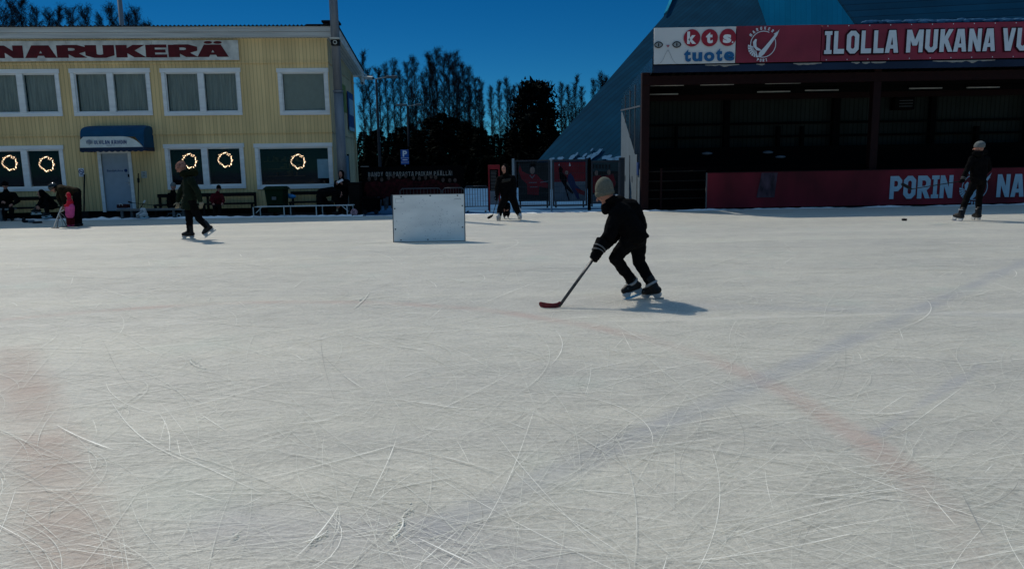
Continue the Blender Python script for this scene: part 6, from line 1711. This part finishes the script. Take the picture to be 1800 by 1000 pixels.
# --- 1. the hockey player in the foreground
Y0 = 8.10
J = joints(Y0, dict(head=(1063.5, 341, -.02), chest=(1091, 377), pelvis=(1113, 418), shL=(1083, 378, -.155), shR=(1090, 374, .155), elL=(1071, 415, -.22), wrL=(1053, 437, -.17),
                    elR=(1082, 412, .12), wrR=(1065, 432, -.04), hipL=(1106, 424, -.085), hipR=(1121, 424, .085), knL=(1081, 453, -.10), knR=(1123, 460, .08), anL=(1113, 497, .06), anR=(1148, 503.5, .0)))
s1 = .90
upF = V((-.28, .10, .95)).normalized(); upB = V((-.22, .05, .97)).normalized()
toeF = V((-.86, -.42, -.26)); toeB = V((-.74, .67, 0))
def hock():
    face = V((-.90, -.10, -.48)); up = V((-.25, 0, .95))
    g = J['pelvis']; t = thing('person', 'child in black with a grey beanie skating with a hockey stick in the foreground', 'person', (g.x + .1, g.y, 0))
    s = s1; sk = MB(); hd = J['head']; u = (up - face.normalized() * up.dot(face.normalized())).normalized()
    f, r = head_pieces(sk, hd, face, u, .96)
    sk.capsule(lerp3(J['chest'], hd, .35), hd - u * .05 - f * .01, .05, .048)
    sk.chain([J['chest'], J['pelvis']], [.10, .10]); sk.capsule(J['shL'], J['shR'], .05, .05)
    for k in 'LR':
        sk.chain([J['sh' + k], J['el' + k], J['wr' + k]], [.045, .036, .026]); sk.chain([J['hip' + k], J['kn' + k], J['an' + k]], [.07, .048, .036]); sk.capsule(J['hip' + k], J['pelvis'], .075, .09)
        hand_pieces(sk, J['wr' + k], (J['wr' + k] - J['el' + k]), V((.4, .6, -.3)), .8, .8, 1 if k == 'L' else -1)
    eL, eR, mo = hd + f * .088 + r * .03 + u * .006, hd + f * .088 - r * .03 + u * .006, hd + f * .09 - u * .056
    def paint(c):
        if min((c - eL).length, (c - eR).length) < .012: return 1
        q = c - mo
        return 2 if abs(q.dot(u)) < .006 and abs(q.dot(r)) < .022 and q.length < .04 else 0
    organic('body', sk, [M['skin'], M['dark_feature'], M['lips']], t, .007, 2, paint=paint)
    jk = MB()
    up_, lo = P(1093, 377, Y0), P(1112, 408, Y0)
    for o in (-.085, 0, .085):
        v = V((0, o, 0)); jk.chain([P(1090, 375, Y0) + v, P(1101, 392, Y0) + v * 1.1, P(1113, 410, Y0) + v * 1.1], [.124, .130, .134], 16)
    jk.capsule(P(1108, 366, Y0), P(1088, 366, Y0 + .0), .105, .10, 14)
    jk.capsule(P(1113, 371, Y0), P(1123, 398, Y0), .10, .095, 14)
    jk.capsule(J['shL'], J['shR'], .088, .088)
    jk.capsule(P(1081, 361, Y0), P(1069, 362, Y0), .085, .06, 14); jk.capsule(P(1090, 354, Y0 + .02), P(1080, 358, Y0), .066, .07, 14)
    jk.capsule(P(1066, 368, Y0 - .05), P(1070, 366, Y0 + .05), .042, .05, 12)
    jk.tube([P(1108, 398, Y0), P(1113.5, 411, Y0), P(1119, 424, Y0)], [.150, .168, .190], 24, flat=.80, fdir=(1, 0, .3))
    for o in (-.05, 0, .05): jk.capsule(P(1063.5, 364, Y0 + o), P(1064, 371, Y0 + o), .042, .04, 12)
    jk.capsule(P(1065, 364, Y0), P(1078, 362, Y0), .06, .08, 14)
    jk.capsule(P(1073, 353, Y0 - .03), P(1081, 354, Y0 + .02), .060, .07, 14); jk.capsule(P(1067.5, 352, Y0 - .055), P(1078, 351, Y0 - .04), .030, .045, 12)
    def sleeve(a, b, c, r0, r1, r2):
        pts = [V(a).lerp(b, .5 * k / 3) if k < 3 else V(a).lerp(b, .5 + .5 * (k - 3) / 3) for k in range(7)]
        jk.chain([a, b], [r0, r1], 14)
        n = 7
        for k in range(n):                    # crumpled forearm: rings of folds
            p = V(b).lerp(c, k / n); q = V(b).lerp(c, (k + .55) / n); rr = r1 + (r2 - r1) * k / n; jk.capsule(p, q, rr * (1.05 if k % 2 else .96), rr * .93, 12)
    sleeve(J['shL'], J['elL'], lerp3(J['elL'], J['wrL'], 1.0), .084, .076, .058)
    sleeve(J['shR'], J['elR'], lerp3(J['elR'], J['wrR'], .95), .082, .072, .056)
    organic('jacket', jk, M['cloth_black'], t, .0085, 3, .007, 9)
    cd = MB(); cd.ell(P(1083.5, 343, Y0 - .06), .014, .010, .008); cd.build('hood_toggle', M['pale_metal'], t)
    tz = MB(); tz.ell(J['pelvis'] + V((0, 0, .0)), .145, .14, .125)
    for k, a in (('L', .97), ('R', .97)):
        kn, an, hp = J['kn' + k], J['an' + k], J['hip' + k]; e = lerp3(kn, an, .86)
        tz.capsule(hp, J['pelvis'], .105, .11); tz.chain([hp, kn], [.100, .068], 16); tz.chain([kn, lerp3(kn, an, .45), e], [.068, .064, .054], 16)
        d = (an - kn).normalized(); tz.tube([lerp3(kn, an, .66), lerp3(kn, an, .84), lerp3(kn, an, .93)], [.056, .058, .056], 16)
    organic('trousers', tz, M['cloth_black2'], t, .0085, 3, .007, 10)
    beanie(t, hd + u * .012 - f * .002, face, (u - f * .30).normalized(), .94, M['beanie'], fold=True, zs=1.36)
    for k, (toe, up2) in (('L', (toeF, upF)), ('R', (toeB, upB))):
        skate_parts(t, J['an' + k], toe, up2, .95, 'boot', shaft=J['kn' + k] - J['an' + k])
        d = (J['an' + k] - J['kn' + k]).normalized(); c = J['an' + k] - d * .035; rr = .072
        MB().tube([c - d * .012, c + d * .012], rr, 18).build('ankle_tape', M['lace'], t)
    return t
player = hock()
grip_a, grip_b = P(1060, 431.5, Y0 - .22), P(984.5, 536, 7.66)
# hockey gloves closed round the shaft
def glove(c, d, back, s, parent, cuff_dir):
    """c = grip centre, d = along the shaft, back = towards the knuckles, cuff_dir = towards the forearm"""
    d = d.normalized(); back = (back - d * back.dot(d)).normalized(); o = d.cross(back)
    mb = MB()
    mb.ell(c + back * .026 * s, .050 * s, .026 * s, .036 * s, (d, back, o), 14)
    for k in range(4):                        # fingers curl round the stick
        b = c + d * ((-.036 + .024 * k) * s); rr = (.0135, .0145, .014, .012)[k] * s; R_ = .028 * s; pts = []
        for j in range(6):
            a = radians(-35 + j * 48 + (k % 2) * 5); pts.append(b + back * (R_ * cos(a)) - o * (R_ * sin(a)))
        mb.chain(pts, [rr * 1.1, rr * 1.12, rr * 1.08, rr, rr * .95, rr * .85], 8)
    mb.chain([c - d * .035 * s + o * .018 * s + back * .02 * s, c - d * .008 * s + o * .03 * s, c + d * .02 * s + o * .012 * s - back * .024 * s], [.017 * s, .015 * s, .012 * s], 8)
    cf = V(cuff_dir).normalized(); w0 = c + back * .02 * s
    mb.tube([w0 + cf * .03 * s, w0 + cf * .07 * s, w0 + cf * .125 * s], [.045 * s, .052 * s, .062 * s], 16)
    organic('glove', mb, M['cloth_black'], parent, .006, 1)
    tb = MB(); tb.tube([w0 + cf * .058 * s, w0 + cf * .068 * s], .0535 * s, 18); tb.tube([w0 + cf * .030 * s - o * .002, w0 + cf * .037 * s], .0490 * s, 18)
    tb.build('glove_band', M['glove_trim'], parent)
sd = (grip_b - grip_a).normalized()
glove(grip_a + sd * .135, sd, V((-.4, -.75, .1)), 1.38, player, lerp3(J['elL'], J['wrL'], .55) - (grip_a + sd * .12))
glove(grip_a + sd * .035, sd, V((.2, .9, .2)), 1.15, player, J['elR'] - (grip_a + sd * .035))
# stick: black shaft with white specks, dark red curved blade
def player_stick():
    t = thing('hockey_stick', 'speckled black hockey stick with a dark red blade on the ice', 'hockey stick', (grip_b.x, grip_b.y, 0))
    MB().tube([grip_a, lerp3(grip_a, grip_b, .5), grip_b + sd * .02], .021, 12, flat=.72).build('shaft', M['stick_shaft'], t, smooth=True)
    MB().tube([grip_a - sd * .012, grip_a + sd * .05], .024, 12).build('butt_end', M['black'], t, smooth=True)
    lo = [P(990, 533, 7.66), P(985, 539.5, 7.655), P(977, 542.3, 7.65), P(966, 543.2, 7.65), P(956, 542.2, 7.66), P(950, 539.5, 7.68), P(947.4, 535.5, 7.69)]
    hi = [P(983.5, 529.5, 7.66), P(979.5, 532.2, 7.655), P(972, 533.5, 7.65), P(963, 532.8, 7.65), P(955, 531.3, 7.66), P(950, 530.3, 7.68), P(947.6, 531.8, 7.69)]
    vs = []; n = len(lo)
    for a, b in zip(lo, hi):
        a = V((a.x, a.y, max(.004, a.z)))
        for q in (a, b): vs += [q + V((0, -.0075, 0)), q + V((0, .0075, 0))]
    fs = []
    for i in range(n - 1):
        k = 4 * i; fs += [(k, k + 4, k + 6, k + 2), (k + 1, k + 3, k + 7, k + 5), (k + 2, k + 6, k + 7, k + 3), (k, k + 1, k + 5, k + 4)]
    fs += [(0, 2, 3, 1), (4 * n - 4, 4 * n - 3, 4 * n - 1, 4 * n - 2)]
    MB().add(vs, fs).build('blade', M['stick_red'], t)
    mb = MB()
    for k in range(9): c = lerp3(lo[1], lo[5], k / 9); d = lerp3(hi[1], hi[5], k / 9); mb.tube([c + V((0, -.009, .004)), d + V((.004, -.009, -.006))], .0018, 5)
    mb.build('blade_tape', M['black'], t)
player_stick()

# --- 2. walker in the long green coat
q = G(336, 421); Y0 = q.y
J = joints(Y0, dict(head=(319.5, 297, -.02), chest=(331, 318), pelvis=(334, 351), shL=(336, 317, -.17), shR=(329, 317, .17), elL=(347.5, 337, -.22), wrL=(352.5, 353, -.2), elR=(317, 338, .2), wrR=(312.5, 354, .18),
                    hipL=(336, 354, -.08), hipR=(332, 354, .08), knR=(332.5, 383, .06), knL=(349, 383, -.08), anR=(334, 407, .03), anL=(364.5, 399, -.08), hem=(332, 368)))
J['anR'].z = .165
wk = person('woman in a long dark green coat and pink patterned hat skating past the door', J, 1.0, (-.95, -.12, -.30), dict(jacket=M['coat_green'], trousers=M['cloth_black2'], hat=M['hat_pink'], boot='boot'), Y0,
       coat_len=.25, hands='none', skates={'R': ((-1, -.05, 0), (0, 0, 1)), 'L': ((-.80, -.05, -.60), (-.55, 0, .80))}, voxel=.014, head_up=(-.35, 0, .94))
fr = MB(); fr.capsule(P(322, 306, Y0 - .08), P(341, 303, Y0 - .04), .075, .085); fr.capsule(P(324, 306, Y0 + .08), P(341, 303, Y0 + .06), .075, .085); organic('fur_collar', fr, M['fur'], wk, .014, 1, .018, 22)
for k, d in (('L', V((.05, 0, -1))), ('R', V((-.12, 0, -1)))):
    mb = MB(); hand_pieces(mb, J['wr' + k] + d * .01, d, V((-.6, .5, 0)), 1.12, .35, 1 if k == 'L' else -1); organic('mitten', mb, M['mitten'], wk, .008, 1)

# --- 3. the skater in black at the right with a raised stick
q = G(1704, 388); Y0 = q.y
J = joints(Y0, dict(head=(1721, 261), chest=(1721, 281), pelvis=(1719.5, 315), shL=(1708, 280, 0), shR=(1734, 279.5, .06), elL=(1700, 299, -.06), wrL=(1692.5, 313, -.10), elR=(1738, 297, .1), wrR=(1727, 309, .25),
                    hipL=(1714, 320), hipR=(1726, 320, .04), knL=(1700, 346, .08), knR=(1721, 347, .10), anL=(1689.5, 374, -.02), anR=(1719.5, 374.5, .05)))
J['anL'].z = .155; J['anR'].z = .16
rs = person('skater in black with a pale grey beanie standing before the red rink board', J, 1.04, (-.80, .58, -.05), dict(jacket=M['cloth_black'], trousers=M['cloth_black2'], hat=M['beanie_pale'], boot='boot'), Y0, hands='none', voxel=.014, jr=.92,
            skates={'L': ((-.34, .92, 0), (.25, 0, .97)), 'R': ((-.10, .98, 0), (.02, 0, 1))}, brim=False, tr=.95)
organic('hood', MB().capsule(P(1722, 269, Y0 + .0), P(1731, 268, Y0 + .02), .085, .07).capsule(P(1714, 270, Y0 - .02), P(1722, 271, Y0 - .06), .07, .08), M['cloth_black'], rs, .014, 2, .006)
ga = P(1690.5, 318.5, Y0 - .12); ge = P(1602, 332.5, Y0 - .45); gb = P(1722, 313.5, Y0 + .02)
gd = (ge - ga).normalized()
glove(ga, gd, V((-.2, -.8, .6)), 1.1, rs, J['elL'] - ga)
glove(gb, gd, V((.1, .7, .5)), 1.0, rs, J['elR'] - gb)
hockey_stick('black stick held out level by the skater at the rink board', (gb - gd * .05, ge), P(1585.5, 324, Y0 - .5), .015, .07)
for k in 'LR':
    a = J['an' + k]; MB().tube([a + V((0, 0, .10)), a + V((0, 0, .125))], .064, 16).build('ankle_cuff', M['lace'], rs)

# --- 4. the man by the gate holding a stick, a small child before him
q = G(893, 387); Y0 = q.y
J = joints(Y0, dict(head=(887, 297.5, -.1), chest=(889.5, 314), pelvis=(894, 345), shL=(901, 314), shR=(878.5, 315), elL=(904, 331, -.05), wrL=(896, 345, -.22), elR=(874, 331, -.05), wrR=(874.5, 344, -.14),
                    hipL=(901, 348), hipR=(888, 348), knL=(907, 365, -.03), knR=(880, 365, -.05), anL=(912.5, 377), anR=(877.5, 377, -.05)))
J['anL'].z = .165; J['anR'].z = .165
mn = person('man in a dark hooded jacket bending forward with legs apart before the gate', J, 1.0, (-.35, -.75, -.75), dict(jacket=M['cloth_black'], trousers=M['cloth_black2'], hat=M['cloth_black'], boot='boot_white'), Y0,
       hat='hood', jr=1.15, voxel=.015, skates={'L': ((.3, -.95, 0), (0, 0, 1)), 'R': ((-.35, -.93, 0), (0, 0, 1))}, tr=1.2, hands='none')
for k in 'LR':
    mb = MB(); hand_pieces(mb, J['wr' + k], V((-.2, -.2, -1)), V((-.4, .6, 0)), 1.15, .7, 1 if k == 'L' else -1); organic('glove', mb, M['cloth_black'], mn, .009, 1)
organic('reflective_yoke', MB().capsule(P(884, 317.5, Y0 - .14), P(897, 314.5, Y0 - .13), .03, .03).capsule(P(883, 320, Y0 - .15), P(896, 317.5, Y0 - .14), .025, .025), mat('dull_grey_cloth', (.03, .028, .025), .9, .05), mn, .012, 2)
hockey_stick('dark stick reaching the ice left of the man by the gate', (P(876, 344, Y0 - .18), P(866, 378.5, Y0 - .15)), P(858.5, 384.5, Y0 - .25), .014, .07)
Y1 = G(890, 384).y - .12
J = joints(Y1, dict(head=(889, 352), chest=(889.5, 359), pelvis=(890, 368), shL=(893, 358.5), shR=(886, 359), elL=(895, 363, -.08), wrL=(893, 367, -.12), elR=(884, 363, -.08), wrR=(886, 367, -.12), hipL=(892, 370), hipR=(888, 370), knL=(893.5, 375, -.05), knR=(887, 375, -.05), anL=(893, 380), anR=(887, 380)))
for k in ('anL', 'anR'): J[k].z = .10
person('small child in black crouching between the legs of the man by the gate', J, .60, (-.4, -.9, -.2), BLK, Y1, hat='helmet', voxel=.014, skates={'L': ((.1, -1, 0), (0, 0, 1)), 'R': ((-.2, -1, 0), (0, 0, 1))}, tr=1.25, jr=1.05)

# --- 5. bending adult, toddler in red and pink, skating aid
q = G(137, 398.5); Y0 = q.y + .15
J = joints(Y0, dict(head=(94, 330.5, -.05), chest=(106, 332), pelvis=(133, 338), shL=(107, 334, -.17), shR=(105, 331, .17), elL=(112, 351, -.2), wrL=(114, 362, -.3), elR=(103, 349, .12), wrR=(110, 362, -.05),
                    hipL=(134, 342, -.09), hipR=(136, 341, .09), knL=(134, 367, -.09), knR=(138, 367, .08), anL=(135, 391.5, -.05), anR=(140, 390, .1)))
J['anL'].z = .11; J['anR'].z = .11
person('adult in a brown jacket and shiny black helmet bending over the toddler', J, 1.02, (-.70, -.35, -.62), dict(jacket=M['brown_coat'], trousers=M['cloth_black2'], hat=M['helmet']), Y0, hat='helmet', voxel=.014, head_up=(-.65, -.1, .75))
q = G(124, 400); Y0 = q.y
J = joints(Y0, dict(head=(119.5, 343.5), chest=(123, 354), pelvis=(123, 372), shL=(122, 354.5, -.10), shR=(124, 353.5, .10), elL=(119, 361, -.14), wrL=(114, 362, -.10), elR=(119, 361, .14), wrR=(113, 362, .14),
                    hipL=(123, 375, -.05), hipR=(124, 375, .05), knL=(122, 384, -.05), knR=(124.5, 384, .05), anL=(121.5, 393, -.06), anR=(127, 392.5, .06)))
J['anL'].z = .085; J['anR'].z = .085
td = person('toddler in a red and pink snowsuit holding the skating aid', J, .58, (-.92, -.25, -.20), dict(jacket=M['red_suit'], trousers=M['pink_suit'], hat=M['red_suit']), Y0, hat='hood', voxel=.012, jr=1.12, tr=1.5)
mb = MB()
for k in 'LR': mb.capsule(lerp3(J['kn' + k], J['an' + k], .1), lerp3(J['kn' + k], J['an' + k], .85), .082, .07)
organic('gaiters', mb, M['red_dark'], td, .012, 2, .006)
mb = MB()
for o in (-.05, 0, .05): mb.capsule(P(122.8, 364, Y0 + o), P(122.8, 377, Y0 + o), .115, .11)
organic('pink_dungarees', mb, M['pink_suit'], td, .012, 2, .006, 12)
ha = P(109.5, 362.5, Y0 - .2); Yq = Y0
t = thing('skating_aid', 'folding metal skating aid frame in front of the toddler', 'skating aid', (ha.x - .1, Yq, 0))
for dy in (-.22, .22):
    top = V((ha.x, Yq + dy, ha.z)); a = G(90.5, 402); front = V((a.x, Yq + dy, .015)); b = P(104, 374, Yq + dy); c = V((P(109, 400, Yq).x, Yq + dy, .015))
    MB().tube([top, V((b.x, Yq + dy, b.z)), front], .016, 8).build('front_leg', M['blade'], t); MB().tube([V((b.x, Yq + dy, b.z)), c], .012, 8).build('rear_leg', M['grey_metal'], t)
    MB().tube([V((b.x + .01, Yq + dy, b.z)), V((b.x + .10, Yq + dy, b.z - .06)), V((b.x + .17, Yq + dy, b.z - .18))], .010, 8).build('strut', M['grey_metal'], t)
    MB().tube([front + V((-.05, 0, -.002)), c + V((.05, 0, -.002))], .012, 8).build('runner', M['grey_metal'], t)
MB().tube([V((ha.x, Yq - .24, ha.z)), V((ha.x, Yq + .24, ha.z))], .018, 8).build('handle', M['black'], t)

# --- 6. people on and behind the benches
def seated(label, Y0, spec, s, face, mats, **kw):
    J = joints(Y0, spec); kw.setdefault('hands', 'bare'); return person(label, J, s, face, mats, Y0, voxel=.016, **kw)
seated('seated person in black at the far left edge turning the face aside', 24.05, dict(head=(9, 327), chest=(11, 342), pelvis=(10, 364), shL=(25, 342), shR=(-4, 343), elL=(32, 353, -.05), wrL=(22, 359, -.3), elR=(-8, 354, -.05), wrR=(4, 355, -.3), hipL=(15, 366), hipR=(5, 366), knL=(20, 368, -.40), knR=(8, 368, -.40), anL=(21, 383, -.32), anR=(9, 383, -.32)), 1.0, (.45, -.85, -.1), BLK)
J = dict(head=(72, 341, -.25), chest=(80, 345, -.1), pelvis=(93, 361), shL=(83, 348, -.26), shR=(78, 343, .02), elL=(80, 359, -.32), wrL=(72, 364, -.35), elR=(71, 356, -.1), wrR=(68, 362, -.25), hipL=(91, 364, -.1), hipR=(91, 363, .05), knL=(84, 359, -.30), knR=(74, 356, -.10), anL=(82.5, 374, -.32), anR=(66, 368, -.2))
seated('person in black bent double on the bench lacing skates', 24.0, J, 1.0, (-.75, -.4, -.5), dict(BLK, boot='boot'), skates={'L': ((-.6, -.55, -.35), (-.2, 0, .95)), 'R': ((-.85, -.4, .1), (0, 0, 1))}, hat='hood')
seated('person in black with a pale cap sitting behind the woman in the green coat', 24.2, dict(head=(304.5, 329), chest=(304, 343), pelvis=(304, 363), shL=(311, 343), shR=(297.5, 343), elL=(313, 353, -.1), wrL=(308, 360, -.3), elR=(296, 353, -.1), wrR=(301, 360, -.3), hipL=(307, 365), hipR=(301, 365), knL=(308, 363, -.42), knR=(300, 363, -.42), anL=(308, 378, -.4), anR=(300, 378, -.4)), .95, (.1, -1, -.1), dict(BLK, hat=M['beanie_pale']), brim=False)
seated('child in a dark red jacket sitting under the right wreath pane', 24.15, dict(head=(384.5, 332), chest=(382, 344), pelvis=(381, 361), shL=(389, 344), shR=(374, 344), elL=(393, 352, -.1), wrL=(391, 357, -.3), elR=(370.5, 352, -.1), wrR=(375, 358, -.3), hipL=(384, 363), hipR=(378, 363), knL=(386, 363, -.36), knR=(377, 363, -.36), anL=(386, 377, -.35), anR=(377, 377, -.35)), .80, (.35, -.9, -.1), dict(jacket=M['red_dark'], trousers=M['cloth_black2'], hat=M['cloth_black']))
seated('person in black bending over the white tube bench, back turned', 23.75, dict(head=(596, 341, .1), chest=(585, 336), pelvis=(564, 340), shL=(586, 334, .15), shR=(586, 338, -.15), elL=(590, 350, .15), wrL=(592, 360, .1), elR=(590, 352, -.15), wrR=(594, 360, -.1), hipL=(563, 344, .1), hipR=(562, 345, -.1), knL=(576, 361, .12), knR=(562, 362, -.12), anL=(579, 376, .12), anR=(562, 377, -.12)), 1.0, (.8, .2, -.5), BLK, hat='hood', tr=1.25, jr=1.15)
t = seated('person in a black hooded coat looking down at a white phone by the mast', 24.35, dict(head=(599.5, 307, -.06), chest=(601, 320), pelvis=(602, 346), shL=(611, 320), shR=(591.5, 321), elL=(612, 331, -.05), wrL=(602, 324, -.28), elR=(590, 330, -.08), wrR=(592, 324.5, -.28), hipL=(606, 349), hipR=(598, 349), knL=(607, 361, -.02), knR=(598, 361, -.02), anL=(607, 372), anR=(598, 372)), 1.0, (-.15, -.9, -.45), BLK, hat='hood', curl=.9, palm=V((0, -.2, .9)))
sc = MB(); sc.capsule(P(594, 315, 24.2), P(593, 322, 24.15), .03, .025); organic('scarf', sc, M['mitten'], t, .012, 2)
pa, pb = P(592, 321.5, 24.0), P(602.5, 316, 24.0)
ph = thing('phone', 'white phone held by the hooded person by the mast', 'phone', (pa + pb) / 2)
d = (pb - pa); n = V((-d.z, 0, d.x)).normalized() * .035
MB().prism([pa - n, pb - n, pb + n, pa + n], (0, .012, 0)).build('case', M['paper'], ph)
c = (pa + pb) / 2; MB().prism([c - d * .42 - n * .7 + V((0, .0125, 0)), c + d * .42 - n * .7 + V((0, .0125, 0)), c + d * .42 + n * .7 + V((0, .0125, 0)), c - d * .42 + n * .7 + V((0, .0125, 0))], (0, .001, 0)).build('screen', M['black'], ph)
